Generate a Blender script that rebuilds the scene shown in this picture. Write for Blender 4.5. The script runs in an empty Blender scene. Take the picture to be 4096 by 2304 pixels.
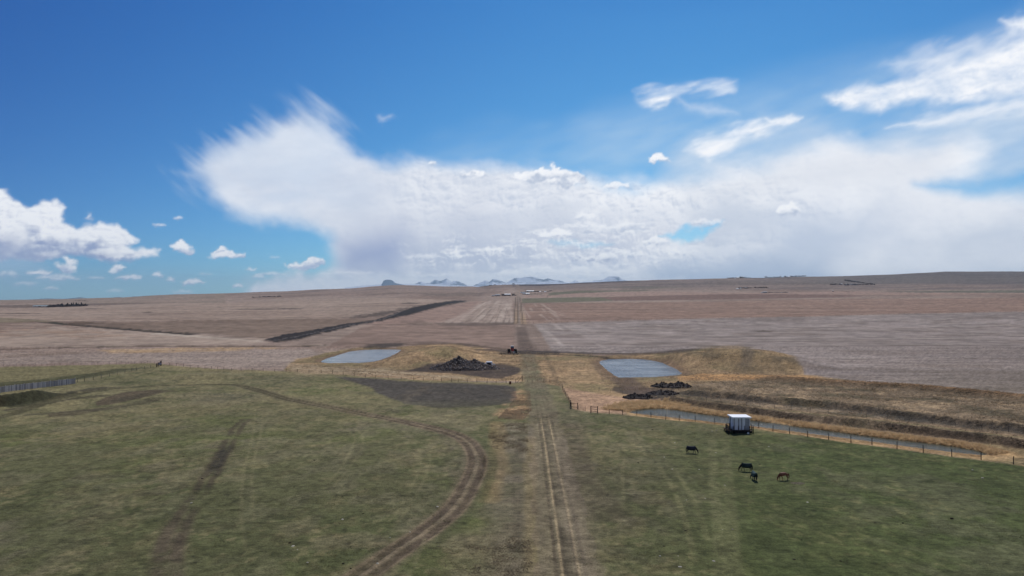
import bpy, math, random
import numpy as np
from mathutils import Vector, Matrix
scn = bpy.context.scene
COL = scn.collection
R = math.radians
random.seed(7)
rng = np.random.default_rng(11)

# ------------------------------------------------------------------ camera, light, exposure
F = 683.0; HZ = 298.0; CH = 30.0; FD = F * CH          # focal length in 1024-wide pixels, horizon row, camera height
cam_d = bpy.data.cameras.new('camera'); cam = bpy.data.objects.new('camera', cam_d); COL.objects.link(cam)
cam.location = (0, 0, CH); cam.rotation_euler = (R(90), 0, 0)
cam_d.sensor_width = 36; cam_d.lens = 36 * F / 1024
cam_d.shift_y = (HZ - 288) / 1024
cam_d.clip_start = 0.5; cam_d.clip_end = 400000
scn.camera = cam

SUN_AZ, SUN_EL = R(16), R(52)
world = bpy.data.worlds.new('World'); scn.world = world; world.use_nodes = True
wn = world.node_tree.nodes; wl = world.node_tree.links; wn.clear()
wo = wn.new('ShaderNodeOutputWorld'); wb = wn.new('ShaderNodeBackground'); sky = wn.new('ShaderNodeTexSky')
sky.sky_type = 'NISHITA'; sky.sun_disc = False
sky.sun_elevation = SUN_EL; sky.sun_rotation = SUN_AZ
sky.altitude = 3000; sky.air_density = 1.0; sky.dust_density = 2.0; sky.ozone_density = 6.0
wb.inputs['Strength'].default_value = 0.105
# clear, dry air: the blue deepens away from the sun and with height (factor = exp(a + b cos(angle to sun) + c height)), levelled off outside that range
_sd = (math.sin(SUN_AZ) * math.cos(SUN_EL), math.cos(SUN_AZ) * math.cos(SUN_EL), math.sin(SUN_EL))
geo_w = wn.new('ShaderNodeNewGeometry'); dot = wn.new('ShaderNodeVectorMath'); dot.operation = 'DOT_PRODUCT'; dot.inputs[1].default_value = tuple(-v for v in _sd)
wl.new(geo_w.outputs['Incoming'], dot.inputs[0])
sepw = wn.new('ShaderNodeSeparateXYZ'); wl.new(geo_w.outputs['Incoming'], sepw.inputs[0])
def wclamp(v, a, b, k=1):
    m = wn.new('ShaderNodeMapRange'); m.inputs['From Min'].default_value = a * k; m.inputs['From Max'].default_value = b * k; m.inputs['To Min'].default_value = a; m.inputs['To Max'].default_value = b; m.clamp = True
    wl.new(v, m.inputs['Value']); return m.outputs[0]
cD = wclamp(dot.outputs['Value'], .46, .86); cZ = wclamp(sepw.outputs['Z'], 0.0, .42, -1)
def wscale(v, vec):
    q = wn.new('ShaderNodeVectorMath'); q.operation = 'SCALE'; q.inputs[0].default_value = vec; wl.new(v, q.inputs['Scale']); return q.outputs[0]
def wadd(a, b):
    q = wn.new('ShaderNodeVectorMath'); q.operation = 'ADD'; wl.new(a, q.inputs[0])
    if isinstance(b, tuple): q.inputs[1].default_value = b
    else: wl.new(b, q.inputs[1])
    return q.outputs[0]
lg = wadd(wadd(wscale(cD, (4.81, 3.0, 1.2)), wscale(cZ, (-5.49, -2.53, -.42))), (-3.2, -1.76, -.80))
sx = wn.new('ShaderNodeSeparateXYZ'); wl.new(lg, sx.inputs[0]); cx = wn.new('ShaderNodeCombineXYZ')
for k_ in range(3):
    e_ = wn.new('ShaderNodeMath'); e_.operation = 'EXPONENT'; wl.new(sx.outputs[k_], e_.inputs[0]); wl.new(e_.outputs[0], cx.inputs[k_])
tn = wn.new('ShaderNodeVectorMath'); tn.operation = 'MULTIPLY'; wl.new(sky.outputs[0], tn.inputs[0]); wl.new(cx.outputs[0], tn.inputs[1])
wl.new(tn.outputs[0], wb.inputs['Color']); wl.new(wb.outputs[0], wo.inputs['Surface'])

sun_d = bpy.data.lights.new('sun', 'SUN'); sun = bpy.data.objects.new('sun', sun_d); COL.objects.link(sun)
sun_d.energy = 3.3; sun_d.angle = R(0.5); sun_d.color = (1.0, 0.955, 0.89)
sdir = Vector((math.sin(SUN_AZ) * math.cos(SUN_EL), math.cos(SUN_AZ) * math.cos(SUN_EL), math.sin(SUN_EL)))
sun.rotation_euler = sdir.to_track_quat('Z', 'Y').to_euler()
vs = scn.view_settings; vs.view_transform = 'Standard'; vs.look = 'None'; vs.exposure = 0.0; vs.gamma = 1.0; vs.use_curve_mapping = False
scn.cycles.volume_bounces = 0

# ------------------------------------------------------------------ helpers
def S(r, g, b, k=1.0):
    o = []
    for c in (r, g, b):
        c /= 255.0
        o.append(k * (c / 12.92 if c <= .04045 else ((c + .055) / 1.055) ** 2.4))
    return np.array(o)

def hsh(ix, iy, seed):
    h = (ix.astype(np.int64) * 374761393 + iy.astype(np.int64) * 668265263 + seed * 974634777) & 0xffffffff
    h = ((h ^ (h >> 13)) * 1274126177) & 0xffffffff
    h = ((h ^ (h >> 15)) * 2246822519) & 0xffffffff
    return ((h ^ (h >> 16)) & 0xffffff).astype(np.float64) / 16777215.0

def vnoise(x, y, seed=0):
    xi = np.floor(x); yi = np.floor(y); fx = x - xi; fy = y - yi
    fx = fx * fx * fx * (fx * (fx * 6 - 15) + 10); fy = fy * fy * fy * (fy * (fy * 6 - 15) + 10)
    a = hsh(xi, yi, seed); b = hsh(xi + 1, yi, seed); c = hsh(xi, yi + 1, seed); d = hsh(xi + 1, yi + 1, seed)
    return (a + (b - a) * fx) * (1 - fy) + (c + (d - c) * fx) * fy

def fbm(x, y, octv=4, seed=0, gain=.5):
    s = 0; a = 1.0; t = 0
    for i in range(octv):
        s = s + a * vnoise(x * 2 ** i + 17.3 * i, y * 2 ** i - 9.1 * i, seed + i * 13); t += a; a *= gain
    return s / t * 2 - 1                                 # about -1..1

def sm(a, b, x):
    t = np.clip((x - a) / (b - a + 1e-12), 0, 1); return t * t * (3 - 2 * t)

def seg_dist(px, py, pts, closed=False):
    """distance to a polyline, signed side of the nearest segment, and parameter along it"""
    pts = np.asarray(pts, float); n = len(pts)
    best = np.full(px.shape, 1e30); side = np.zeros(px.shape); par = np.zeros(px.shape); acc = 0.
    for i in range(n if closed else n - 1):
        a = pts[i]; b = pts[(i + 1) % n]; d = b - a; L2 = d @ d + 1e-12; L = L2 ** .5
        t = np.clip(((px - a[0]) * d[0] + (py - a[1]) * d[1]) / L2, 0, 1)
        qx = px - a[0] - t * d[0]; qy = py - a[1] - t * d[1]; dd = qx * qx + qy * qy
        m = dd < best
        best = np.where(m, dd, best); side = np.where(m, np.sign(d[0] * qy - d[1] * qx), side); par = np.where(m, acc + t * L, par)
        acc += L
    return np.sqrt(best), side, par

def inside(px, py, pts):
    pts = np.asarray(pts, float); r = np.zeros(px.shape, bool); n = len(pts)
    for i in range(n):
        x1, y1 = pts[i]; x2, y2 = pts[(i + 1) % n]
        if y1 == y2: continue
        r ^= ((y1 > py) != (y2 > py)) & (px < (x2 - x1) * (py - y1) / (y2 - y1) + x1)
    return r

def poly_sd(px, py, pts):
    d, _, _ = seg_dist(px, py, pts, True)
    return np.where(inside(px, py, pts), -d, d)

def smooth_line(pts, n=6):
    """Catmull-Rom through the points"""
    P = [np.array(p, float) for p in pts]; P = [2 * P[0] - P[1]] + P + [2 * P[-1] - P[-2]]; out = []
    for i in range(1, len(P) - 2):
        for k in range(n):
            t = k / n
            out.append(.5 * (2 * P[i] + (P[i + 1] - P[i - 1]) * t + (2 * P[i - 1] - 5 * P[i] + 4 * P[i + 1] - P[i + 2]) * t * t + (3 * P[i] - P[i - 1] - 3 * P[i + 1] + P[i + 2]) * t ** 3))
    out.append(P[-2]); return [tuple(p) for p in out]

# ------------------------------------------------------------------ materials
def mat(name, color, rough=.8, spec=.3, metal=0., noise=None, bump=None, trans=None):
    """noise=(scale, amount) colour grain; bump=(scale, strength, distance)"""
    m = bpy.data.materials.new(name); m.use_nodes = True; nt = m.node_tree; n = nt.nodes; l = nt.links
    p = n['Principled BSDF']; c = tuple(float(v) for v in color) + (1,)
    p.inputs['Base Color'].default_value = c; p.inputs['Roughness'].default_value = rough
    p.inputs['Specular IOR Level'].default_value = spec; p.inputs['Metallic'].default_value = metal
    tc = n.new('ShaderNodeTexCoord')
    if noise:
        t = n.new('ShaderNodeTexNoise'); t.inputs['Scale'].default_value = noise[0]; t.inputs['Detail'].default_value = 6
        l.new(tc.outputs['Object'], t.inputs['Vector'])
        mr = n.new('ShaderNodeMapRange'); mr.inputs['From Min'].default_value = .25; mr.inputs['From Max'].default_value = .75
        mr.inputs['To Min'].default_value = 1 - noise[1]; mr.inputs['To Max'].default_value = 1 + noise[1]
        l.new(t.outputs['Fac'], mr.inputs['Value'])
        mx = n.new('ShaderNodeVectorMath'); mx.operation = 'SCALE'; mx.inputs[0].default_value = c[:3]
        l.new(mr.outputs[0], mx.inputs['Scale']); l.new(mx.outputs[0], p.inputs['Base Color'])
    if bump:
        t = n.new('ShaderNodeTexNoise'); t.inputs['Scale'].default_value = bump[0]; t.inputs['Detail'].default_value = 5
        l.new(tc.outputs['Object'], t.inputs['Vector'])
        b = n.new('ShaderNodeBump'); b.inputs['Strength'].default_value = bump[1]; b.inputs['Distance'].default_value = bump[2]
        l.new(t.outputs['Fac'], b.inputs['Height']); l.new(b.outputs[0], p.inputs['Normal'])
    return m

def ground_mat():
    m = bpy.data.materials.new('ground_cover'); m.use_nodes = True; nt = m.node_tree; n = nt.nodes; l = nt.links
    p = n['Principled BSDF']; p.inputs['Roughness'].default_value = .95; p.inputs['Specular IOR Level'].default_value = .08
    at = n.new('ShaderNodeAttribute'); at.attribute_name = 'tint'
    ar = n.new('ShaderNodeAttribute'); ar.attribute_name = 'grain'
    geo = n.new('ShaderNodeNewGeometry')
    def nz(scale, detail, rough=.6, sx=1, sy=1):
        mp = n.new('ShaderNodeMapping'); mp.inputs['Scale'].default_value = (sx, sy, .3); l.new(geo.outputs['Position'], mp.inputs['Vector'])
        t = n.new('ShaderNodeTexNoise'); t.inputs['Scale'].default_value = scale; t.inputs['Detail'].default_value = detail; t.inputs['Roughness'].default_value = rough
        l.new(mp.outputs[0], t.inputs['Vector']); return t.outputs['Fac']
    def rng_(v, a, b, c, d):
        r = n.new('ShaderNodeMapRange'); r.inputs['From Min'].default_value = a; r.inputs['From Max'].default_value = b
        r.inputs['To Min'].default_value = c; r.inputs['To Max'].default_value = d; l.new(v, r.inputs['Value']); return r.outputs[0]
    def math_(op, a, b):
        q = n.new('ShaderNodeMath'); q.operation = op
        for i, v in enumerate((a, b)):
            if isinstance(v, (int, float)): q.inputs[i].default_value = v
            else: l.new(v, q.inputs[i])
        return q.outputs[0]
    fine = rng_(nz(4.2, 6, .8), .36, .64, -.62, .62)
    mid = rng_(nz(1.1, 7, .78, .7, 1.15), .36, .64, -.6, .6)
    big = rng_(nz(.12, 7, .72, .7, 1.3), .34, .66, -.3, .3)
    tot = math_('ADD', math_('ADD', fine, mid), big)
    fac = math_('ADD', math_('MULTIPLY', tot, ar.outputs['Fac']), 1.0)
    fac = math_('MAXIMUM', fac, .25)
    sc = n.new('ShaderNodeVectorMath'); sc.operation = 'SCALE'; l.new(at.outputs['Color'], sc.inputs[0]); l.new(fac, sc.inputs['Scale'])
    l.new(sc.outputs[0], p.inputs['Base Color'])
    b = n.new('ShaderNodeBump'); b.inputs['Distance'].default_value = .18; b.inputs['Strength'].default_value = .8
    hgt = math_('ADD', nz(4.0, 4, .7), nz(.8, 3, .6)); l.new(hgt, b.inputs['Height']); l.new(b.outputs[0], p.inputs['Normal'])
    return m

def water_mat(name, base, scale, strength, rough=.1, spec=.42):
    m = bpy.data.materials.new(name); m.use_nodes = True; nt = m.node_tree; n = nt.nodes; l = nt.links
    p = n['Principled BSDF']; p.inputs['Base Color'].default_value = tuple(float(v) for v in base) + (1,); p.inputs['Roughness'].default_value = rough; p.inputs['IOR'].default_value = 1.333
    p.inputs['Specular IOR Level'].default_value = spec
    geo = n.new('ShaderNodeNewGeometry'); mp = n.new('ShaderNodeMapping'); mp.inputs['Scale'].default_value = (.55, 1.3, 1); mp.inputs['Rotation'].default_value = (0, 0, R(12))
    t = n.new('ShaderNodeTexNoise'); t.inputs['Scale'].default_value = scale; t.inputs['Detail'].default_value = 4; t.inputs['Roughness'].default_value = .62
    b = n.new('ShaderNodeBump'); b.inputs['Strength'].default_value = strength; b.inputs['Distance'].default_value = .12
    l.new(geo.outputs['Position'], mp.inputs['Vector']); l.new(mp.outputs[0], t.inputs['Vector']); l.new(t.outputs['Fac'], b.inputs['Height']); l.new(b.outputs[0], p.inputs['Normal'])
    # wind-ruffled patches
    t2 = n.new('ShaderNodeTexNoise'); t2.inputs['Scale'].default_value = .12; l.new(mp.outputs[0], t2.inputs['Vector'])
    r = n.new('ShaderNodeMapRange'); r.inputs['From Min'].default_value = .35; r.inputs['From Max'].default_value = .65; r.inputs['To Min'].default_value = strength * .55; r.inputs['To Max'].default_value = strength * 1.35
    l.new(t2.outputs['Fac'], r.inputs['Value']); l.new(r.outputs[0], b.inputs['Strength'])
    return m

def hair_mat(name, c1, c2, scale=.6):
    m = bpy.data.materials.new(name); m.use_nodes = True; nt = m.node_tree; n = nt.nodes; l = nt.links
    p = n['Principled BSDF']; p.inputs['Roughness'].default_value = .85; p.inputs['Specular IOR Level'].default_value = .15
    geo = n.new('ShaderNodeNewGeometry'); t = n.new('ShaderNodeTexNoise'); t.inputs['Scale'].default_value = scale; t.inputs['Detail'].default_value = 5; t.inputs['Roughness'].default_value = .7
    l.new(geo.outputs['Position'], t.inputs['Vector'])
    cr = n.new('ShaderNodeValToRGB'); cr.color_ramp.elements[0].position = .36; cr.color_ramp.elements[1].position = .64
    cr.color_ramp.elements[0].color = tuple(float(v) for v in c1) + (1,); cr.color_ramp.elements[1].color = tuple(float(v) for v in c2) + (1,)
    l.new(t.outputs['Fac'], cr.inputs['Fac']); l.new(cr.outputs[0], p.inputs['Base Color'])
    tl = n.new('ShaderNodeBsdfTranslucent'); mx = n.new('ShaderNodeMixShader'); mx.inputs[0].default_value = .5; l.new(cr.outputs[0], tl.inputs['Color']); l.new(p.outputs[0], mx.inputs[1]); l.new(tl.outputs[0], mx.inputs[2]); l.new(mx.outputs[0], n['Material Output'].inputs['Surface'])
    return m

# ------------------------------------------------------------------ object helpers
def tag(o, label=None, cat=None, group=None, kind=None):
    if label: o['label'] = label
    if cat: o['category'] = cat
    if group: o['group'] = group
    if kind: o['kind'] = kind
    return o
def empty(name, loc=(0, 0, 0), rz=0):
    o = bpy.data.objects.new(name, None); COL.objects.link(o); o.location = loc; o.rotation_euler = (0, 0, rz); o.empty_display_size = .3; return o
def link(name, me, m=None, parent=None, loc=None):
    o = bpy.data.objects.new(name, me); COL.objects.link(o)
    if m and not len(me.materials): me.materials.append(m)
    if parent: o.parent = parent
    if loc is not None: o.location = loc
    return o
def mesh_np(name, V, Fq, smooth=False):
    V = np.asarray(V, np.float32); Fq = np.asarray(Fq, np.int32); k = Fq.shape[1]
    me = bpy.data.meshes.new(name)
    me.vertices.add(len(V)); me.vertices.foreach_set('co', V.ravel())
    me.loops.add(Fq.size); me.loops.foreach_set('vertex_index', Fq.ravel())
    me.polygons.add(len(Fq)); me.polygons.foreach_set('loop_start', np.arange(0, Fq.size, k, dtype=np.int32))
    me.polygons.foreach_set('use_smooth', np.full(len(Fq), smooth, bool))
    me.update(calc_edges=True); me.validate(); return me
class MB:
    def __init__(s): s.v = []; s.f = []
    def box(s, x0, x1, y0, y1, z0, z1, M=None, taper=0):
        b = len(s.v); w = (x1 - x0) * taper / 2; d = (y1 - y0) * taper / 2
        P = [(x0, y0, z0), (x1, y0, z0), (x1, y1, z0), (x0, y1, z0), (x0 + w, y0 + d, z1), (x1 - w, y0 + d, z1), (x1 - w, y1 - d, z1), (x0 + w, y1 - d, z1)]
        if M is not None: P = [tuple(M @ Vector(p)) for p in P]
        s.v += P; s.f += [tuple(b + i for i in q) for q in ((0, 3, 2, 1), (4, 5, 6, 7), (0, 1, 5, 4), (1, 2, 6, 5), (2, 3, 7, 6), (3, 0, 4, 7))]; return s
    def tube(s, pts, rad, n=8, cap=True):
        b = len(s.v); pts = [Vector(p) for p in pts]
        if isinstance(rad, (int, float)): rad = [rad] * len(pts)
        up = None
        for i, p in enumerate(pts):
            d = (pts[min(i + 1, len(pts) - 1)] - pts[max(i - 1, 0)]).normalized()
            if up is None: up = Vector((0, 0, 1)) if abs(d.z) < .9 else Vector((1, 0, 0))
            a = d.cross(up).normalized(); c = a.cross(d).normalized(); up = c
            for k in range(n):
                t = 2 * math.pi * k / n; s.v.append(tuple(p + (a * math.cos(t) + c * math.sin(t)) * rad[i]))
        for i in range(len(pts) - 1):
            for k in range(n):
                k2 = (k + 1) % n; s.f.append((b + i * n + k, b + i * n + k2, b + (i + 1) * n + k2, b + (i + 1) * n + k))
        if cap:
            s.f.append(tuple(b + k for k in range(n))[::-1]); s.f.append(tuple(b + (len(pts) - 1) * n + k for k in range(n)))
        return s
    def poly(s, P, F_):
        b = len(s.v); s.v += [tuple(p) for p in P]; s.f += [tuple(b + i for i in f) for f in F_]; return s
    def mesh(s, name, smooth=False):
        me = bpy.data.meshes.new(name); me.from_pydata(s.v, [], s.f); me.update()
        if smooth: me.polygons.foreach_set('use_smooth', [True] * len(me.polygons))
        return me
    def obj(s, name, m, parent=None, loc=None, smooth=False): return link(name, s.mesh(name, smooth), m, parent, loc)

# ------------------------------------------------------------------ terrain shape (world metres; the camera stands over the origin, 30 m up)
SKYX = [-900, 0, 272, 489, 598, 706, 815, 978, 1141, 1250, 1400, 1484, 1572, 1656, 1768, 1889, 1912, 1959, 2052, 2076, 2238, 2448, 2600, 2850, 3000, 3094, 3162, 3285, 3393, 3550, 3782, 4096, 5000]
SKYY = [1203, 1200, 1196, 1190, 1182, 1177, 1176, 1170, 1165, 1159, 1154, 1146, 1140, 1141, 1145, 1146, 1148, 1141, 1138, 1138, 1135, 1124.5, 1120, 1114, 1112, 1111, 1107, 1105, 1103, 1098.5, 1086, 1085, 1088]
DR = 5000.0
def macro(x, y):
    x = np.asarray(x, float); y = np.asarray(y, float)
    t = x / np.maximum(y, 30.); X = 4 * (512 + F * t)
    zs = CH + (HZ - np.interp(X, SKYX, SKYY) / 4) * DR / F
    s = np.clip((y - 800) / (DR - 800), 0, 1)
    z = zs * s ** 1.35
    und = np.sin(s * 13 + t * 4) * 3.0 * s * (1 - s) * 4 * sm(0, .8, zs / 150)      # gentle folds in the far slope
    z = z + und * .8
    far = np.clip(y - DR, 0, None)
    z = z - (zs + 150) * sm(0, 9000, far) - .004 * far
    return z
def flat(sx, sy):
    """source-photo pixel -> point of the plain (z = 0 part)"""
    y = FD / (sy / 4 - HZ); return ((sx / 4 - 512) / F * y, y)
def flatz(sx, sy, z):
    y = F * (CH - z) / (sy / 4 - HZ); return ((sx / 4 - 512) / F * y, y)

POND_L = [(1284, 1446), (1304, 1436), (1353, 1421), (1402, 1406), (1446, 1400.5), (1516, 1398), (1570, 1397.5), (1604, 1400), (1598, 1405), (1560, 1425), (1516, 1441), (1478, 1448), (1435, 1452), (1337, 1453), (1299, 1450.5)]
POND_R = [(2399, 1451), (2405, 1443), (2442, 1437), (2526, 1435.5), (2591, 1439.6), (2642, 1449), (2703, 1477), (2726, 1493), (2717, 1499), (2666, 1504), (2596, 1508.5), (2479, 1511), (2451, 1495.5), (2419, 1470)]
CAN_T = [(2517, 1649), (2540, 1641), (2582, 1635), (2642, 1634), (2712, 1641), (2805, 1655), (2899, 1667), (3000, 1681), (3128, 1698), (3298, 1721), (3468, 1744.6), (3638, 1764.6), (3808, 1785), (3906, 1803), (3951, 1818)]
CAN_B = [(3919, 1820), (3808, 1809), (3681, 1794), (3510, 1770), (3340, 1748), (3170, 1726), (3042, 1709), (2950, 1699), (2860, 1690), (2781, 1680), (2666, 1668), (2596, 1661), (2547, 1655)]
WZ = -.9; WC = -.3
PL = [flatz(a, b, WZ) for a, b in POND_L]; PR = [flatz(a, b, WZ) for a, b in POND_R]; CW = [flatz(a, b, WC) for a, b in CAN_T + CAN_B]
def ln(pts, n=4): return smooth_line([flat(*p) for p in pts], n)
BANK1 = ln([(2600, 1593), (2759, 1616), (2899, 1635), (3000, 1649), (3170, 1673), (3425, 1696), (3681, 1727), (3893, 1756), (4096, 1784), (4400, 1826)])
BANK2 = ln([(2690, 1566), (2852, 1584), (3085, 1605), (3400, 1634), (3638, 1672), (3893, 1700), (4096, 1722), (4400, 1760)])
BANK3 = ln([(3000, 1512), (3150, 1521), (3318, 1533), (3596, 1548), (3875, 1572), (4096, 1596), (4400, 1630)])
SPOIL_U = [(1057, 1362), (1136, 1338), (1272, 1316), (1380, 1297), (1489, 1283.7), (1560, 1262), (1652, 1229), (1734, 1213), (1815, 1202), (1880, 1203)]
SPOIL_D = [(1761, 1226), (1652, 1256), (1543, 1281), (1435, 1300), (1326, 1327), (1245, 1346), (1163, 1365), (1098, 1371)]
DITCH1 = ln([(-300, 1402), (0, 1397), (300, 1388), (560, 1385), (900, 1384), (1180, 1384), (1300, 1380)])
DITCH2 = ln([(180, 1288), (270, 1297), (380, 1306), (560, 1321), (760, 1336)])
BERM = ln([(-260, 1642), (0, 1618), (110, 1606), (200, 1590), (280, 1582)])

def local(x, y):
    """mounds, banks, basins"""
    x = np.asarray(x, float); y = np.asarray(y, float); z = np.zeros(x.shape)
    def near(pts, pad):
        P = np.array(pts); return (x > P[:, 0].min() - pad) & (x < P[:, 0].max() + pad) & (y > P[:, 1].min() - pad) & (y < P[:, 1].max() + pad)
    # right mound
    def mound(cx, cy, a, b, rot, h, pw=2.0):
        c, s = math.cos(rot), math.sin(rot); u = ((x - cx) * c + (y - cy) * s) / a; v = (-(x - cx) * s + (y - cy) * c) / b
        q = np.sqrt(u * u + v * v); return h * (1 - sm(0, 1, q ** (pw / 2)))
    z += mound(107, 312, 48, 44, R(-12), 6.6)
    z += mound(76, 330, 30, 26, R(0), 2.0)
    z += mound(-35, 345, 30, 42, R(12), 5.6)
    z += mound(-47, 318, 17, 36, R(25), 2.6)
    z += mound(-118, 262, 16, 14, 0, .9)
    z += mound(-120, 215, 60, 30, 0, .8)
    for pts, h, w1, w2 in ((BANK1, 1.25, 2.3, 5.), (BANK2, 1.35, 2.6, 6.), (BANK3, 1.3, 5., 9.), (BERM, 2.7, 4.4, 5.)):
        k = near(pts, 14)
        if k.any():
            d, sd, par = seg_dist(x[k], y[k], pts); w = np.where(sd > 0, w2, w1)
            if pts is BERM: w = np.where(sd > 0, w2, w1) * np.clip(par / par.max() * 0 + 1, .2, 1)
            L = par.max() + 1e-6; end = sm(0, 9, par) * sm(0, 12, L - par)
            z[k] += h * (1 - sm(0, 1, d / w)) * end
    for pts, h, w in ((DITCH1, -1.2, 7), (DITCH2, -1.2, 8)):
        k = near(pts, 14)
        if k.any():
            d, sd, par = seg_dist(x[k], y[k], pts); z[k] += h * (1 - sm(0, 1, d / w))
    for pts, out, lv in ((PL, 10., WZ), (PR, 9., WZ), (CW, 2.6, WC)):
        k = near(pts, out + 2)
        if k.any():
            sd = poly_sd(x[k], y[k], pts)
            w = sm(0, out, sd)
            zz = np.where(sd < 0, lv + np.maximum(sd, -8) * .3, z[k] * w + lv * (1 - w))
            z[k] = zz
    return z
def H(x, y): return macro(x, y) + local(x, y)

_ys = np.concatenate([np.linspace(60, 900, 2400), np.geomspace(900, DR * .999, 1500)[1:]])
def gp(sx, sy):
    """first point of the ground seen at a source-photo pixel"""
    t = (sx / 4 - 512) / F; xs = t * _ys; z = H(xs, _ys); Y = 4 * (HZ + F * (CH - z) / _ys)
    k = np.nonzero(Y <= sy)[0]
    if not len(k): i = len(_ys) - 1; return Vector((xs[i], _ys[i], z[i]))
    i = k[0]
    if i == 0: return Vector((xs[0], _ys[0], z[0]))
    f = (Y[i - 1] - sy) / (Y[i - 1] - Y[i] + 1e-9); f = min(max(f, 0), 1); yy = _ys[i - 1] + f * (_ys[i] - _ys[i - 1])
    return Vector((t * yy, yy, float(H(np.array([t * yy]), np.array([yy]))[0])))
def scale_at(y): return y / F / 4                       # metres per source pixel

# ------------------------------------------------------------------ terrain grid
Yp = np.arange(623, 321, -.8)
rows = np.concatenate([[-3000, 8, 25, 45, 56], FD / (Yp - HZ), np.geomspace(900, 5200, 120)[1:], np.geomspace(5400, 46000, 14)])
tc_ = np.arange(-.80, .8001, 1.12 / F)
cols = np.concatenate([[-1.3, -1.1, -.95, -.86], tc_, [.86, .95, 1.1, 1.3]])
nr, nc = len(rows), len(cols) + 2
YY = np.repeat(rows[:, None], nc, 1)
XX = np.zeros((nr, nc)); XX[:, 1:-1] = cols[None, :] * np.maximum(rows, 25)[:, None]
XX[:, 0] = -60000; XX[:, -1] = 60000
gx = XX.ravel(); gy = YY.ravel(); TT = np.clip(XX / np.maximum(YY, 25), -1.3, 1.3)
mz = macro(np.clip(XX, -1.3 * np.maximum(YY, 25), 1.3 * np.maximum(YY, 25)), YY)
lz = np.zeros_like(mz); kk = (YY > 50) & (YY < 1600) & (np.abs(TT) < 1.0); lz[kk] = local(XX[kk], YY[kk])
SX = 4 * (512 + F * TT); SY = 4 * (HZ + F * (CH - mz) / np.maximum(YY, 25.)); SY = np.where(YY > DR + 10, 1000, SY)
wx = XX; wy = YY

# ---- colours of the ground
def lerp(c0, c1, m): return c0 * (1 - m[..., None]) + np.asarray(c1) * m[..., None]
n_lo = fbm(wx / 60, wy / 60, 4, 1); n_md = fbm(wx / 14, wy / 17, 4, 2); n_hi = fbm(wx / 3.2, wy / 4.2, 4, 3); n_st = fbm(wx / 7, wy / 1.6, 3, 4)
farn = fbm(wx / 260, wy / 330, 5, 5); farst = fbm(wx / 500, wy / 45, 4, 6); rowst = fbm(wx / 6, wy / 260, 3, 7); rowx = fbm(wx / 300, wy / 7, 3, 8)
wpx = fbm(wx / 9, wy / 12, 4, 21); wpy = fbm(wx / 9 + 50, wy / 12, 4, 22)
wfx = fbm(wx / 120, wy / 150, 4, 23)
def pm(poly, feather=12, ay=2.2, warp=14, wy_=None):
    """soft mask of a source-pixel outline; edge broken up by ground noise"""
    P = np.array(poly, float); pad = feather + warp * 2
    k = (SX > P[:, 0].min() - pad) & (SX < P[:, 0].max() + pad) & (SY > P[:, 1].min() - pad / ay) & (SY < P[:, 1].max() + pad / ay)
    out = np.zeros(SX.shape)
    if not k.any(): return out
    P2 = P * (1, ay)
    sd = poly_sd(SX[k] + wpx[k] * warp, (SY[k] + wpy[k] * warp / ay) * ay, P2)
    out[k] = 1 - sm(-feather, feather, sd); return out
def lm(pts, z=0, pad=8, n=5, world=False):
    """distance in metres to a line drawn in source pixels -> (signed distance, along, mask of near ones)"""
    P = pts if world else smooth_line([flat(*p) for p in pts], n); A = np.array(P)
    k = (wx > A[:, 0].min() - pad) & (wx < A[:, 0].max() + pad) & (wy > A[:, 1].min() - pad) & (wy < A[:, 1].max() + pad)
    d = np.full(SX.shape, 1e6); s = np.full(SX.shape, 1e6)
    a, sd, par = seg_dist(wx[k], wy[k], P); d[k] = a * np.where(sd == 0, 1, sd); s[k] = par
    return d, s

GRASS = S(92, 91, 68); GRASS2 = S(80, 84, 58); TAN = S(120, 110, 86); BROWN = S(98, 86, 74); STUB = S(146, 130, 120); STUB_L = S(168, 155, 147); GOLD = S(166, 140, 108); GOLD2 = S(142, 122, 94); SOIL = S(64, 58, 56); DSOIL = S(42, 38, 37)
C = np.zeros(SX.shape + (3,)) + GRASS
G = np.full(SX.shape, .55); Z = np.zeros(SX.shape)      # grain, extra relief
ZONE = np.zeros(SX.shape, np.int8)                       # 0 pasture
# pasture: green with straw patches and worn spots
C = lerp(C, GRASS2, sm(-.1, .55, n_lo + .5 * n_md) * .8)
C = lerp(C, S(92, 96, 62), sm(.1, .5, fbm(wx / 22, wy / 24, 4, 31)) * .6)
C = lerp(C, TAN, sm(-.1, .5, n_md * .6 + .8 * n_hi) * .5); C = lerp(C, S(108, 102, 86), sm(-.1, .4, fbm(wx / 4.5, wy / 6, 5, 35)) * .45)
rg = sm(2450, 3200, SX) * sm(1650, 1800, SY); C = lerp(C, S(76, 82, 56), rg * .68); C = lerp(C, S(76, 82, 56), sm(1700, 900, SX) * sm(1750, 2100, SY) * .3)
C = lerp(C, S(106, 99, 88), sm(.1, .5, fbm(wx / 30, wy / 34, 5, 33) + .4 * n_hi) * .5)
C = lerp(C, S(140, 128, 102), sm(.15, .6, fbm(wx / 1.3, wy / 1.7, 3, 36)) * .4 * sm(-.4, .4, n_md))
C = lerp(C, S(60, 62, 46), sm(.3, .75, fbm(wx / 2.2, wy / 2.6, 3, 34)) * .45)
up = 1 - sm(1520, 1800, SY); C = lerp(C, S(126, 117, 92), up * (SY > 1400) * .7 * np.clip(.65 + .8 * n_md + .8 * n_hi, 0, 1))
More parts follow.
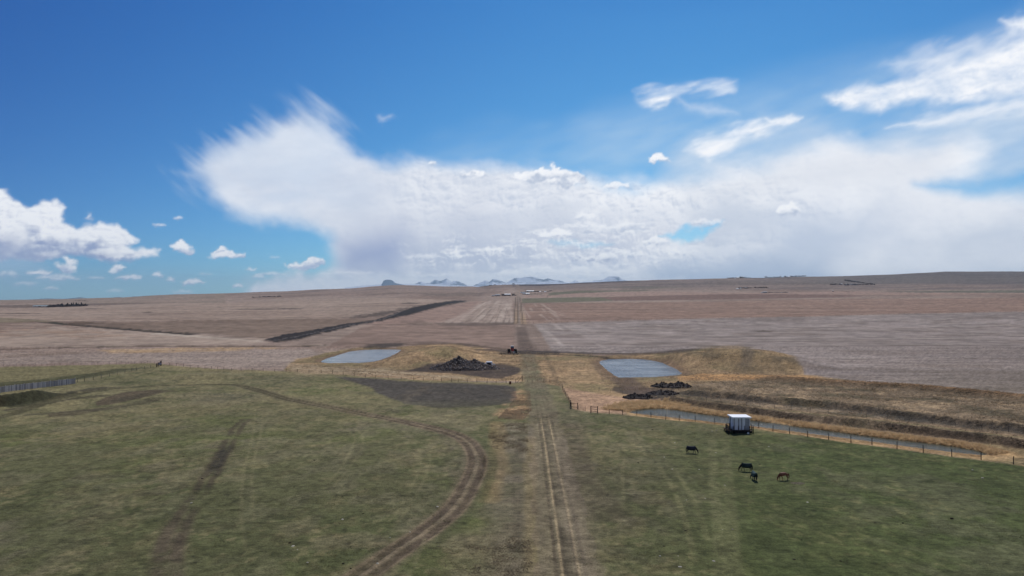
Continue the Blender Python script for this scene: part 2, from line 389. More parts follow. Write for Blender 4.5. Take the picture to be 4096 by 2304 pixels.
# left strips in the pasture
d, s = lm(BERM, world=True, pad=12); C = lerp(C, S(50, 47, 36), (1 - sm(2.8, 5.0, np.abs(d + 1.6) + n_hi)) * .93)  # dead weeds on the berm's camera side, painted darker to deepen its shade
for P_, c_ in (([(380, 1612), (450, 1590), (540, 1576), (640, 1570), (650, 1578), (560, 1600), (440, 1622), (380, 1624)], S(84, 73, 64)), ([(190, 1656), (260, 1642), (390, 1634), (400, 1642), (300, 1660), (200, 1668)], S(88, 80, 66)), ([(10, 1622), (60, 1602), (150, 1594), (236, 1588), (200, 1606), (90, 1626), (30, 1630)], S(54, 54, 42)), ([(305, 1572), (350, 1558), (430, 1553), (425, 1564), (370, 1572)], S(78, 74, 62)), ([(480, 1532), (520, 1527), (545, 1530), (510, 1538)], S(70, 76, 52))): C = lerp(C, c_, pm(P_, 5, 2.5, 12) * .85)
for pts, w, a in (([(40, 1640), (150, 1622), (280, 1603), (400, 1592)], 2.4, .8), ([(300, 1575), (380, 1566), (450, 1556)], 3, .7), ([(480, 1606), (560, 1590), (650, 1575)], 4, .7), ([(400, 1640), (520, 1620), (620, 1600)], 4, .6), ([(120, 1660), (260, 1648), (400, 1636)], 2.4, .6)):
    d, s = lm(pts, pad=12); C = lerp(C, S(74, 68, 58), (1 - sm(w * .4, w, np.abs(d) + n_hi * 1.2)) * a)

def zone(m, z, thr=.5): ZONE[m > thr] = z
# ---- everything beyond the pasture fences
FAR = [(-400, 1476), (0, 1470), (350, 1462), (620, 1456), (650, 1458), (740, 1466), (850, 1475), (960, 1481), (1100, 1484), (1300, 1490), (1420, 1503), (1560, 1513), (1740, 1521), (1950, 1529), (2060, 1531), (2100, 1526), (2180, 1530), (2240, 1548), (2275, 1600), (2290, 1636), (2350, 1646), (2440, 1656), (2620, 1673), (2790, 1688), (2950, 1702), (3092, 1726), (3315, 1758), (3588, 1796), (3807, 1826), (4054, 1858), (4500, 1915), (5200, 1990), (5200, 900), (-2000, 900), (-2000, 1490)]
mfar = pm(FAR, 4, 2.2, 6)
base = lerp(np.zeros_like(C) + STUB, S(128, 110, 100), sm(-.3, .5, farn))
C = lerp(C, base, mfar); G = G * (1 - mfar) + .4 * mfar; zone(mfar, 1)
fz_ = pm([(x, y + 10) for x, y in FAR], 14, 2.2, 16); C = lerp(C, S(132, 120, 94), fz_ * (1 - mfar) * (SX < 2100) * .7)
# stubble in front (y 1405-1455, left)
C = lerp(C, S(152, 139, 131), pm([(-600, 1420), (0, 1412), (600, 1406), (1250, 1396), (1300, 1440), (1150, 1470), (900, 1470), (640, 1448), (0, 1456), (-600, 1460)], 14, 3, 20) * (.75 + .25 * n_st))
C = lerp(C, S(118, 103, 92), pm([(-400, 1424), (0, 1420), (250, 1408), (400, 1410), (200, 1424), (0, 1432)], 12, 4, 14) * .7)
C = lerp(C, S(168, 142, 108), pm([(400, 1401), (620, 1393), (1050, 1387), (1140, 1392), (900, 1405), (650, 1411), (430, 1412)], 12, 4, 20) * sm(-.9, .1, n_hi + n_md * .4) * .75)
# beyond gate fence, greenish poor pasture at left
C = lerp(C, S(116, 109, 84), pm([(-600, 1470), (0, 1466), (620, 1454), (560, 1480), (330, 1524), (0, 1575), (-600, 1640)], 8, 3, 14))
C = lerp(C, S(70, 70, 52), pm([(-600, 1540), (0, 1528), (250, 1508), (480, 1474), (640, 1470), (480, 1490), (300, 1516), (0, 1560), (-600, 1600)], 10, 3, 24) * .85)
C = lerp(C, S(112, 98, 86), (SX < 2050) * mfar * sm(-.05, .45, fbm(wx / 120, wy / 12, 5, 171)) * sm(1230, 1260, SY) * .38); C = lerp(C, S(172, 158, 146), (SX < 2050) * mfar * sm(.1, .5, fbm(wx / 90, wy / 7, 5, 172)) * sm(1230, 1260, SY) * .35)
zone(pm([(-600, 1470), (0, 1466), (620, 1454), (560, 1480), (330, 1524), (0, 1575), (-600, 1640)], 1, 3, 14), 0)
# wide left fields
C = lerp(C, S(160, 145, 133), pm([(-600, 1390), (0, 1388), (500, 1380), (1080, 1374), (1050, 1362), (760, 1340), (600, 1330), (380, 1310), (200, 1306), (0, 1330), (-600, 1340)], 10, 3, 30) * (.7 + .3 * n_st))
C = lerp(C, S(138, 112, 92), pm([(-600, 1345), (0, 1318), (400, 1322), (600, 1345), (300, 1355), (0, 1350)], 14, 3, 50) * .55 * sm(-.3, .4, fbm(wx / 25, wy / 18, 4, 41)))
C = lerp(C, S(116, 100, 88), pm([(330, 1308), (420, 1288), (900, 1280), (1300, 1276), (1500, 1282), (1400, 1300), (1150, 1336), (1060, 1355), (760, 1332), (560, 1318)], 12, 3, 20) * .8)
lf = pm([(-600, 1292), (0, 1288), (400, 1282), (1000, 1278), (1400, 1272), (1650, 1230), (1840, 1200), (1500, 1190), (1000, 1208), (600, 1215), (0, 1240), (-600, 1250)], 6, 3, 10)
C = lerp(C, S(154, 136, 124), lf * sm(-.5, .5, farst + .4 * rowx))
C = lerp(C, S(124, 108, 98), lf * sm(.05, .6, fbm(wx / 700, wy / 16, 3, 42)) * .55)
strp = np.sin(wy / 9.5 + wx / 900 + 2.0 * fbm(wx / 400, wy / 60, 3, 141)); C = lerp(C, S(176, 160, 146), lf * sm(.1, .9, strp) * .5); C = lerp(C, S(122, 108, 98), lf * sm(.3, 1, -strp) * .45)
C = lerp(C, S(104, 92, 84), pm([(-600, 1236), (0, 1230), (180, 1232), (360, 1222), (700, 1211), (520, 1210), (240, 1216), (0, 1221), (-600, 1226)], 5, 3, 8) * .9)
C = lerp(C, S(112, 104, 84), pm([(-600, 1276), (0, 1270), (250, 1284), (60, 1290), (-600, 1292)], 5, 3, 8) * .7)
# fields about the road, centre
d_c = pm([(1300, 1392), (1440, 1312), (1560, 1286), (1700, 1292), (2062, 1294), (2062, 1420), (1950, 1410), (1640, 1384)], 6, 3, 8)
C = lerp(C, S(132, 112, 102), d_c * .8); C = lerp(C, S(108, 92, 84), d_c * sm(.1, .6, fbm(wx / 60, wy / 14, 4, 43)) * .6)
C = lerp(C, S(146, 124, 114), pm([(1450, 1300), (1650, 1252), (1890, 1205), (1960, 1203), (1830, 1290), (1700, 1290)], 6, 3, 8) * .8)
lp = pm([(1760, 1292), (1860, 1250), (1930, 1205), (2048, 1200), (2052, 1292)], 10, 2, 8)
C = lerp(C, S(174, 160, 150), lp * np.clip(.5 + .6 * rowst + .3 * farn, 0, 1)); C = lerp(C, S(120, 104, 96), lp * sm(.2, .6, fbm(wx / 3.4, wy / 400, 3, 44)) * .7)
C = lerp(C, S(96, 84, 78), pm([(1740, 1292), (2060, 1291), (2060, 1300), (1900, 1304), (1760, 1302)], 3, 4, 6) * .8)
C = lerp(C, S(92, 80, 72), pm([(1600, 1288), (1700, 1286), (1740, 1296), (1660, 1300)], 8, 4, 10) * .5)
# road corridor and dark ploughed headland
hd = pm([(2062, 1294), (2140, 1294), (2180, 1340), (2200, 1400), (2260, 1415), (2050, 1420), (2060, 1350)], 14, 1.5, 10)
C = lerp(C, S(96, 83, 76), hd * np.clip(.55 + .5 * rowst, 0, 1))
# right stubble field
RS = [(2140, 1296), (2314, 1289), (2583, 1280), (2897, 1273), (3197, 1268), (3596, 1257), (4096, 1247), (5200, 1224), (5200, 1690), (4500, 1630), (4096, 1584), (3921, 1565), (3689, 1542), (3504, 1533), (3295, 1514), (3209, 1500), (3150, 1440), (2900, 1400), (2700, 1412), (2450, 1416), (2210, 1410), (2170, 1340)]
mrs = pm(RS, 5, 2, 5); st = fbm(wx / 40, wy / 3.0, 4, 45); st2 = fbm((wx + .35 * wy) / 50, (wy - .3 * wx) / 2.6, 4, 46)
C = lerp(C, S(141, 131, 128), mrs); C = lerp(C, S(160, 150, 145), mrs * sm(-.1, .6, st2) * .5); C = lerp(C, S(112, 100, 92), mrs * sm(-.05, .5, st) * .6); C = lerp(C, S(100, 90, 84), mrs * sm(.1, .6, fbm(wx / 90, wy / 9, 4, 48)) * .55); C = lerp(C, S(116, 106, 102), mrs * sm(0, .5, farn) * .6)
C = lerp(C, S(92, 82, 78), mrs * sm(.15, .5, fbm(wx / 34, wy / 22, 4, 47) - .2) * pm([(3050, 1410), (3400, 1400), (3500, 1440), (3300, 1470), (3120, 1430)], 40, 2, 30))
C = lerp(C, S(176, 166, 160), pm([(2150, 1300), (2300, 1296), (2500, 1380), (2420, 1400), (2240, 1390)], 30, 2, 12) * np.clip(.35 + 1.1 * rowst, 0, 1) * .8)
C = lerp(C, S(104, 92, 88), pm([(2190, 1342), (2320, 1340), (2340, 1352), (2200, 1352)], 16, 4, 12) * .6)
C = lerp(C, S(122, 112, 98), mrs * sm(1420, 1560, SY) * sm(3300, 3800, SX) * .5)
# above the fence on the right
ru = pm([(2075, 1294), (2314, 1287), (2583, 1278), (2897, 1271), (3197, 1266), (3596, 1255), (4096, 1245), (5200, 1222), (5200, 1190), (4096, 1192), (3300, 1196), (2900, 1206), (2100, 1214)], 3, 3, 3)
C = lerp(C, S(134, 111, 99), ru); C = lerp(C, S(150, 130, 118), ru * sm(0, .5, rowx + .3 * farn) * .5); C = lerp(C, S(118, 98, 90), ru * sm(.1, .6, farst) * .6)
C = lerp(C, S(166, 150, 140), pm([(2085, 1292), (2092, 1215), (2180, 1212), (2300, 1286)], 20, 2, 10) * sm(.0, .4, rowst) * .7)
C = lerp(C, S(104, 101, 84), pm([(2088, 1212), (2088, 1194), (2300, 1190), (2460, 1190), (2450, 1203), (2250, 1209)], 2.5, 3, 2))
C = lerp(C, S(116, 95, 87), pm([(2400, 1190), (2700, 1180), (3000, 1175), (3300, 1176), (3480, 1184), (3340, 1190), (3000, 1196), (2460, 1203)], 3, 3, 3))
C = lerp(C, S(148, 126, 116), pm([(2100, 1190), (2450, 1188), (2900, 1176), (3480, 1180), (4096, 1176), (4096, 1168), (3300, 1166), (3100, 1172), (2600, 1166), (2310, 1171), (2100, 1182)], 3, 3, 3) * .85)
C = lerp(C, S(92, 95, 76), pm([(2190, 1182), (2320, 1171), (2600, 1164), (2580, 1158), (2300, 1163), (2200, 1172)], 3, 3, 3) * .8)
C = lerp(C, S(88, 92, 80), pm([(3480, 1168), (3700, 1164), (4200, 1160), (5200, 1160), (5200, 1174), (4096, 1172), (3700, 1170)], 3, 3, 3) * .8)
# hills
hm = sm(0, 1, (1166 - SY) / 14) * (SX > 2050) * (YY > 900); C = lerp(C, S(122, 108, 102), hm * .8)
hm2 = sm(0, 1, (1140 + (SX - 3200) * .005 - SY) / 12) * sm(2900, 3500, SX) * (YY > 900)
C = lerp(C, S(98, 92, 90), hm2 * .9); C = lerp(C, S(80, 74, 76), sm(.0, .4, fbm(wx / 300, wy / 90, 4, 51)) * hm * .6)
C = lerp(C, S(70, 66, 60), pm([(2600, 1136), (3000, 1130), (3400, 1130), (3350, 1138), (2900, 1138)], 6, 3, 30) * .5)
C = lerp(C, S(88, 92, 78), pm([(2380, 1150), (2560, 1146), (2800, 1148), (2600, 1156)], 6, 3, 12) * .5)
C = lerp(C, S(70, 62, 66), pm([(2074, 1128), (2240, 1128), (2450, 1120), (2600, 1114), (2560, 1124), (2330, 1135), (2160, 1144), (2076, 1143)], 1.5, 3, 1))
C = lerp(C, S(80, 72, 70), pm([(1900, 1150), (1960, 1142), (2060, 1136), (2060, 1146), (1960, 1156)], 5, 3, 8) * .7)
hl = sm(0, 1, (1190 - SY) / 12) * (SX < 2050) * (SX > 600) * (YY > 900); C = lerp(C, S(130, 112, 103), hl * .6); C = lerp(C, S(104, 94, 86), hl * sm(.1, .5, farn) * .6)
far_l = sm(0, 1, (1218 - SY) / 10) * (SX < 900) * (YY > 900); C = lerp(C, S(140, 124, 112), far_l * .6); C = lerp(C, S(98, 98, 84), far_l * sm(.1, .5, farst) * .6)
C = lerp(C, S(165, 150, 140), pm([(1990, 1176), (2058, 1150), (2060, 1172)], 6, 3, 4) * .4)
for i, (a, b, c_, d_) in enumerate(((1050, 1237, 150, 2), (370, 1235, 60, 1.6), (80, 1254, 120, 2), (1590, 1250, 30, 2), (590, 1249, 30, 3), (3050, 1325, 60, 5), (1640, 1213, 50, 3), (1160, 1235, 70, 3))):
    C = lerp(C, S(84, 74, 68), pm([(a - c_, b), (a, b - d_), (a + c_, b), (a, b + d_)], 5, 6, 12) * .8)
zone(sm(0, 1, (1196 - SY) / 2) * (YY > 1200), 6)
# ---- dry grassland about the ponds
DG = [(1130, 1482), (1180, 1440), (1270, 1420), (1400, 1392), (1500, 1384), (1560, 1392), (1640, 1382), (1800, 1374), (1950, 1396), (2060, 1412), (2300, 1412), (2420, 1424), (2640, 1412), (2720, 1398), (2850, 1392), (2960, 1396), (3100, 1436), (3209, 1488), (3215, 1500), (3504, 1533), (3921, 1565), (4096, 1584), (4500, 1630), (5200, 1700), (5200, 1990), (4500, 1915), (4054, 1858), (3588, 1796), (3092, 1726), (2790, 1688), (2440, 1656), (2290, 1636), (2240, 1548), (2180, 1530), (2100, 1526), (1740, 1521), (1420, 1503), (1150, 1486)]
mdg = pm(DG, 5, 2, 10); zone(mdg, 2)
dg = lerp(np.zeros_like(C) + GOLD2, GOLD, sm(-.35, .4, n_md + .3 * n_hi)); dg = lerp(dg, S(118, 110, 80), sm(0, .5, fbm(wx / 18, wy / 26, 4, 61)) * .7); dg = lerp(dg, S(132, 112, 92), sm(.1, .5, n_hi) * .5)
C = lerp(C, dg, mdg); G = G * (1 - mdg) + .75 * mdg; Z += mdg * (fbm(wx / 4, wy / 4, 4, 162) * .22)
C = lerp(C, S(116, 104, 78), pm([(1160, 1452), (1260, 1424), (1400, 1394), (1500, 1386), (1440, 1404), (1330, 1436), (1280, 1456)], 12, 2, 12) * .85)
C = lerp(C, S(150, 134, 112), pm([(1180, 1500), (1150, 1456), (1300, 1462), (1560, 1474), (1750, 1496), (1900, 1508), (1760, 1512), (1440, 1500)], 10, 2.5, 12) * .6)
for pts in ([(1250, 1468), (1500, 1482), (1700, 1500), (1900, 1518)], [(1180, 1474), (1450, 1490), (1620, 1508), (1750, 1516)]):
    d, s = lm(pts, pad=5); C = lerp(C, S(176, 160, 138), (1 - sm(.5, 1.5, np.abs(d))) * .6)
# mound tops, olive and straw (right)
rm = pm([(2640, 1420), (2760, 1396), (2950, 1380), (3120, 1420), (3209, 1490), (3000, 1500), (2800, 1470)], 16, 2, 16)
C = lerp(C, S(138, 118, 90), rm * .75); C = lerp(C, S(92, 82, 66), rm * sm(-.2, .35, fbm(wx / 9, wy / 14, 6, 62)) * .75); Z += rm * fbm(wx / 5, wy / 6, 4, 161) * .45; C = lerp(C, S(92, 92, 64), pm([(2600, 1420), (2720, 1398), (2860, 1392), (2780, 1420), (2680, 1430)], 12, 2, 14) * .6)
C = lerp(C, S(84, 78, 72), pm([(2970, 1450), (3010, 1448), (3010, 1478), (2960, 1482)], 12, 1.5, 12) * .6)
C = lerp(C, S(176, 138, 96), pm([(2700, 1508), (2800, 1496), (3000, 1498), (3209, 1503), (3300, 1516), (3100, 1514), (2850, 1520), (2720, 1524)], 8, 2.5, 16) * .9)
# rough weeds across the canal
RW = [(2700, 1540), (2860, 1524), (3100, 1514), (3300, 1516), (3504, 1533), (3921, 1565), (4096, 1584), (5200, 1700), (5200, 1900), (4500, 1840), (4096, 1790), (3700, 1735), (3200, 1684), (2900, 1644), (2700, 1612), (2600, 1596), (2640, 1570)]
mrw = pm(RW, 10, 2, 12)
rw = lerp(np.zeros_like(C) + S(122, 107, 88), S(154, 134, 108), sm(0, .5, n_hi + .3 * n_md)); rw = lerp(rw, S(78, 72, 56), sm(-.05, .4, fbm(wx / 9, wy / 7, 5, 63)) * .85)
C = lerp(C, rw, mrw); G = G + mrw * .35; Z += mrw * fbm(wx / 1.6, wy / 1.6, 3, 64) * .22
d, s = lm(BANK3, world=True, pad=14); C = lerp(C, S(78, 64, 50), (1 - sm(1, 7, np.abs(d + 4))) * .7 * (.7 + .3 * n_hi)); C = lerp(C, S(140, 100, 62), (1 - sm(1, 4, np.abs(d - 1))) * .45)  # brown band on the camera-facing slope, darkened to add to its shade
d, s = lm(BANK2, world=True, pad=14); C = lerp(C, S(60, 56, 52), (1 - sm(1.4, 4.4, np.abs(d + 2.6 + n_hi * 1.6))) * .85 * sm(-.9, 0, n_md + n_hi))  # shade of the camera-facing bank side painted into the weed and soil colour
d, s = lm(BANK1, world=True, pad=14); C = lerp(C, S(70, 60, 52), (1 - sm(1.0, 3.4, np.abs(d + 1.0 + n_hi * 1.6))) * .85 * sm(-.8, .1, n_md + n_hi))  # same for the nearer bank: its shaded front is also painted dark
PATH = [(2600, 1577), (2759, 1601), (2940, 1622), (3165, 1645), (3425, 1672), (3638, 1696), (3893, 1726), (4096, 1750), (4400, 1790)]
d, s = lm(PATH, pad=8); mp_ = (1 - sm(1.2, 2.6, np.abs(d) + n_hi * .4)); C = lerp(C, S(138, 118, 94), mp_ * .85); C = lerp(C, S(104, 102, 72), (1 - sm(.3, 1.4, np.abs(d + .9))) * .7); ZONE[mp_ > .5] = 3
# paddock and canal margins
C = lerp(C, S(168, 139, 116), pm([(2252, 1552), (2500, 1592), (2640, 1602), (2540, 1640), (2500, 1656), (2400, 1650), (2296, 1632)], 8, 2, 8) * .9)
cn = np.full(SX.shape, 99.); k = (wx > 30) & (wx < 160) & (wy > 90) & (wy < 230); cn[k] = poly_sd(wx[k], wy[k], CW)
C = lerp(C, S(182, 152, 112), (1 - sm(3.2, 6.5, cn + n_hi * 1.5)) * mfar * .85); C = lerp(C, S(56, 52, 42), (1 - sm(-.1, .6, cn)) * .9)
C = lerp(C, S(118, 108, 100), pm([(2440, 1622), (2500, 1612), (2520, 1640), (2490, 1648)], 10, 2, 8) * .7)
for PW, w in ((PL, 3.), (PR, 3.5)):
    k = (np.abs(wx - PW[0][0]) < 90) & (wy > 180) & (wy < 460); q = np.full(SX.shape, 99.); q[k] = poly_sd(wx[k], wy[k], PW)
    C = lerp(C, S(112, 92, 76), (1 - sm(w * .6, w * 1.5, q + n_hi)) * .75)
# earth: worn patches
E1 = [(1600, 1486), (1660, 1474), (1760, 1458), (1890, 1450), (2000, 1455), (2070, 1466), (2090, 1478), (2064, 1498), (2010, 1514), (1960, 1511), (1880, 1501), (1800, 1493), (1700, 1489)]
E2 = [(1340, 1508), (1440, 1512), (1600, 1523), (1750, 1529), (1900, 1537), (2030, 1541), (2058, 1552), (2072, 1572), (2072, 1600), (2030, 1618), (1920, 1626), (1760, 1630), (1620, 1612), (1520, 1575), (1460, 1540)]
e1 = pm(E1, 5, 2, 8); C = lerp(C, S(66, 58, 56), e1 * (.9 + .1 * n_hi)); zone(e1, 4)
e2 = pm(E2, 9, 2, 10); C = lerp(C, S(72, 68, 65), e2 * .93); C = lerp(C, S(92, 84, 72), e2 * sm(.1, .5, fbm(wx / 8, wy / 10, 4, 65)) * .5); C = lerp(C, S(88, 86, 68), e2 * sm(1585, 1630, SY) * .5); zone(e2, 4)
C = lerp(C, GRASS, 0 * e2)
C = lerp(C, S(172, 140, 112), pm([(2080, 1560), (2110, 1570), (2120, 1640), (2090, 1680), (1990, 1672), (1960, 1655), (2040, 1620)], 16, 1.6, 24) * .75 * sm(-.5, .3, n_hi + n_md))
sp = pm(SPOIL_U + SPOIL_D, 5, 2, 9); C = lerp(C, S(44, 40, 40), sp); zone(sp, 4); Z += sp * (.5 + fbm(wx / 5, wy / 8, 4, 66) * 1.1)
spm = ln([(1095, 1364), (1250, 1333), (1400, 1301), (1543, 1276), (1700, 1232)], 4); d, s = lm(spm, world=True, pad=20); C = lerp(C, S(96, 92, 92), (1 - sm(.8, 2.2, np.abs(d))) * sp * .7); Z -= (1 - sm(1, 4, np.abs(d))) * sp * .8
C = lerp(C, S(70, 62, 58), pm([(1370, 1270), (1480, 1256), (1600, 1234), (1680, 1222), (1620, 1240), (1530, 1264), (1420, 1272)], 10, 3, 26) * .75)
d, s = lm(DITCH1, world=True, pad=14); C = lerp(C, S(50, 46, 38), (1 - sm(2.0, 5.5, np.abs(d) + n_hi * 2.5)) * .95)
d, s = lm(DITCH2, world=True, pad=20); C = lerp(C, S(52, 48, 42), (1 - sm(4, 11, np.abs(d) + n_hi * 4)) * .9); C = lerp(C, S(86, 72, 60), pm([(250, 1296), (300, 1288), (360, 1286), (420, 1292), (330, 1300)], 4, 3, 16) * .8); C = lerp(C, S(60, 58, 46), pm([(190, 1288), (240, 1289), (275, 1296), (255, 1298), (220, 1293)], 3, 3, 8) * .9)
C = lerp(C, S(56, 52, 50), pm([(1440, 1386), (1520, 1374), (1640, 1372), (1600, 1382), (1520, 1392)], 8, 3, 20) * .8)
C = lerp(C, S(178, 166, 154), pm([(640, 1330), (1056, 1364), (1050, 1368), (600, 1337)], 3, 3, 3) * .7)
# headland track of dark earth behind the dry grass, right of the tractor
for pts, w, c_ in (([(1930, 1398), (2040, 1406), (2200, 1408), (2450, 1416), (2650, 1410), (2760, 1398)], 6, S(74, 64, 60)), ([(2060, 1412), (2260, 1419), (2420, 1428), (2500, 1432)], 3.5, S(52, 46, 42)), ([(1640, 1378), (1800, 1374), (1960, 1390), (2050, 1402)], 4, S(92, 78, 68))):
    d, s = lm(pts, pad=12); C = lerp(C, c_, (1 - sm(w * .5, w * 1.4, np.abs(d) + n_hi * 1.5)) * .85)
e3 = pm([(1975, 1412), (2040, 1402), (2230, 1402), (2240, 1416), (2100, 1417), (2000, 1415)], 8, 2.5, 10); C = lerp(C, S(60, 54, 52), e3 * .85)
# wet earth where the digger worked by the canal
e4 = pm([(2460, 1548), (2560, 1552), (2640, 1550), (2700, 1556), (2700, 1590), (2600, 1600), (2510, 1600), (2520, 1578), (2450, 1562)], 8, 2, 12); C = lerp(C, S(62, 56, 54), e4 * .85); zone(e4, 4)
wt = ln([(2490, 1506), (2500, 1525), (2540, 1552), (2580, 1572)]); d, s = lm(wt, world=True, pad=10); C = lerp(C, S(92, 78, 70), (1 - sm(3, 6, np.abs(d) + n_hi)) * .85)
d, s = lm([(2385, 1448), (2400, 1480), (2440, 1512), (2500, 1530)], pad=8); C = lerp(C, S(112, 96, 82), (1 - sm(1, 3, np.abs(d))) * .5)
d, s = lm([(2180, 1420), (2205, 1470), (2225, 1520), (2245, 1548)], pad=6); C = lerp(C, S(96, 84, 68), (1 - sm(.5, 1.4, np.abs(d))) * .45)
# ---- farm lane through the middle, up to the ridge
LANE = [(2288, 2400), (2277, 2304), (2262, 2206), (2240, 2060), (2218, 1930), (2198, 1800), (2178, 1690), (2160, 1600), (2140, 1530), (2122, 1480), (2112, 1420)]
d, s = lm(LANE, pad=12, n=6)
low = sm(1640, 1720, SY); lw = (1 - sm(2.3, 5.2, np.abs(d) + n_hi * .9))
C = lerp(C, S(116, 107, 88), lw * .85); C = lerp(C, S(104, 104, 80), lw * (1 - low) * sm(-.2, .4, n_md) * .8); zone(lw, 3)
for off in (-1.35, -.3, .95, 1.9): C = lerp(C, S(84, 76, 64), (1 - sm(.10, .34, np.abs(d + off + .1 * n_hi))) * (.35 + .45 * low) * sm(-.9, .1, n_hi))
for off in (-1.02, .62):
    m_ = (1 - sm(.06, .24, np.abs(-d + off * 1.15) + .05 * n_hi)) * low; C = lerp(C, S(158, 142, 114), m_ * .75 * sm(-1.1, -.2, n_hi)); Z += m_ * .05
C = lerp(C, S(84, 78, 66), (1 - sm(.2, .75, np.abs(d + .12))) * low * .6 * sm(-.5, .3, n_md + n_hi)); Z -= (1 - sm(.1, .5, np.abs(np.abs(d) - 1.35))) * .08 * low
# worn brown strips either side
for pts, w, c_, a in (([(2058, 2400), (2050, 2256), (2050, 1953), (2062, 1790), (2066, 1700)], 3.9, S(116, 106, 96), .8), ([(2075, 2400), (2066, 2200), (2070, 1953), (2076, 1760)], 1.0, S(84, 76, 68), .5), ([(2420, 2060), (2370, 1990), (2335, 1930), (2305, 1800), (2285, 1700)], 3.6, S(92, 82, 72), .8),
        ([(1960, 2000), (1985, 1850), (1992, 1760), (1985, 1690)], 2.0, S(142, 120, 92), .6), ([(2350, 2304), (2290, 2100), (2262, 1930), (2240, 1760)], 1.6, S(122, 112, 96), .6), ([(2130, 2350), (2122, 2100), (2122, 1900), (2124, 1750)], 1.2, S(134, 118, 92), .55), ([(1900, 2400), (1930, 2250), (1950, 2150)], 5, S(118, 108, 92), .5)):
    d, s = lm(pts, pad=w * 2.5); C = lerp(C, c_, (1 - sm(w * .45, w * 1.25, np.abs(d) + n_md * w * .35 + n_hi * w * .3)) * a * (.75 + .25 * n_hi))
d, s = lm([(1960, 1660), (2080, 1660), (2180, 1668), (2230, 1650)], pad=6); C = lerp(C, S(84, 76, 62), (1 - sm(.5, 1.6, np.abs(d) + n_hi * .5)) * .5)
# road beyond
RD = [(2112, 1420), (2092, 1340), (2082, 1296), (2076, 1230), (2072, 1190)]
d, s = lm([(2105, 1400), (2090, 1340), (2083, 1310)], pad=12); C = lerp(C, S(84, 72, 66), (1 - sm(3, 6, np.abs(d))) * .5)
rr = (np.abs(SX - np.interp(SY, [1137, 1190, 1296], [2073, 2073, 2078])) < np.interp(SY, [1137, 1190, 1296], [1.2, 2.6, 4])) & (YY > 700) & (YY < 5300); C[rr] = S(134, 120, 110); ZONE[rr] = 5
cor = pm([(2056, 1296), (2063, 1200), (2067, 1140), (2079, 1140), (2086, 1200), (2108, 1296)], 3, 1, 1) * (YY > 700); C = lerp(C, S(156, 134, 108), cor * (.1 + .5 * sm(1215, 1285, SY)) * (~rr))
for x0, x1 in ((2055, 2063), (2071, 2069), (2092, 2080)):
    q = np.abs(SX - np.interp(SY, [1190, 1294], [x1, x0])); C = lerp(C, S(84, 74, 64), (1 - sm(1.2, 3.0, q)) * (SY > 1190) * (SY < 1294) * (YY > 700) * .85)
# ---- curved dirt track
TRK = [(-300, 1712), (0, 1668), (217, 1604), (435, 1566), (652, 1547), (870, 1540), (951, 1543), (1032, 1564), (1141, 1593), (1367, 1638), (1590, 1682), (1781, 1725), (1866, 1765), (1906, 1829), (1890, 1908), (1825, 2019), (1717, 2115), (1590, 2202), (1463, 2290), (1380, 2345), (1250, 2430)]
d, s = lm(TRK, pad=9, n=8); on = np.clip(sm(500, 1000, SX) * .75 + .3 * sm(1400, 1750, SX) + .25, 0, 1)
halo = (1 - sm(1.6, 3.2, np.abs(d) + n_hi * .5)); C = lerp(C, S(108, 98, 84), halo * on * .75); C = lerp(C, S(74, 78, 54), (1 - sm(.4, 1.3, np.abs(d - 3.0))) * on * .5 * sm(1500, 1800, SX))
for o in (-1.0, 1.0):
    w_ = (1 - sm(.35, .85, np.abs(d + o + .12 * n_hi))); C = lerp(C, lerp(np.zeros_like(C) + S(76, 72, 52), S(88, 77, 66), sm(1300, 1700, SX)), w_ * on * .85); Z -= w_ * .12
C = lerp(C, S(132, 118, 98), (1 - sm(.15, .5, np.abs(d))) * on * .7 * sm(-.8, .2, n_hi)); C = lerp(C, S(134, 118, 96), (1 - sm(.15, .4, np.abs(np.abs(d) - 1.75))) * on * .3); C = lerp(C, S(100, 90, 72), (1 - sm(1.4, 2.4, np.abs(d) + .6 * n_hi)) * on * .35 * sm(-.3, .4, fbm(wx / 1.7, wy / 1.7, 3, 191)))
C = lerp(C, S(74, 72, 52), (1 - sm(1.4, 2.8, np.abs(d) + .4 * n_hi)) * sm(1500, 900, SX) * .75); ZONE[(np.abs(d) < 1.9) & (SY > 1535)] = 5
# ---- dark skid marks, left
d, s = lm([(985, 1680), (955, 1706), (905, 1795), (850, 1885), (790, 1985), (725, 2085), (680, 2180), (668, 2310), (680, 2420)], pad=8)
for o, w in ((-.8, .42), (.8, .46)):
    C = lerp(C, S(74, 66, 57), (1 - sm(w * .4, w * 2.4, np.abs(d + o * 1.05 + .45 * n_hi))) * .8 * sm(-.7, .35, n_md + .7 * n_hi + .3 - .3 * sm(1980, 2250, SY)))
C = lerp(C, S(56, 52, 50), (1 - sm(.5, 1.6, np.abs(d) + .5 * n_hi)) * pm([(800, 1790), (930, 1790), (900, 1870), (860, 1880), (760, 1880)], 20, 1, 10) * .75)
C = lerp(C, S(92, 82, 72), (1 - sm(1.2, 2.4, np.abs(d) + .5 * n_hi)) * .75 * sm(1960, 2200, SY) * sm(-.9, .2, n_hi + n_md))
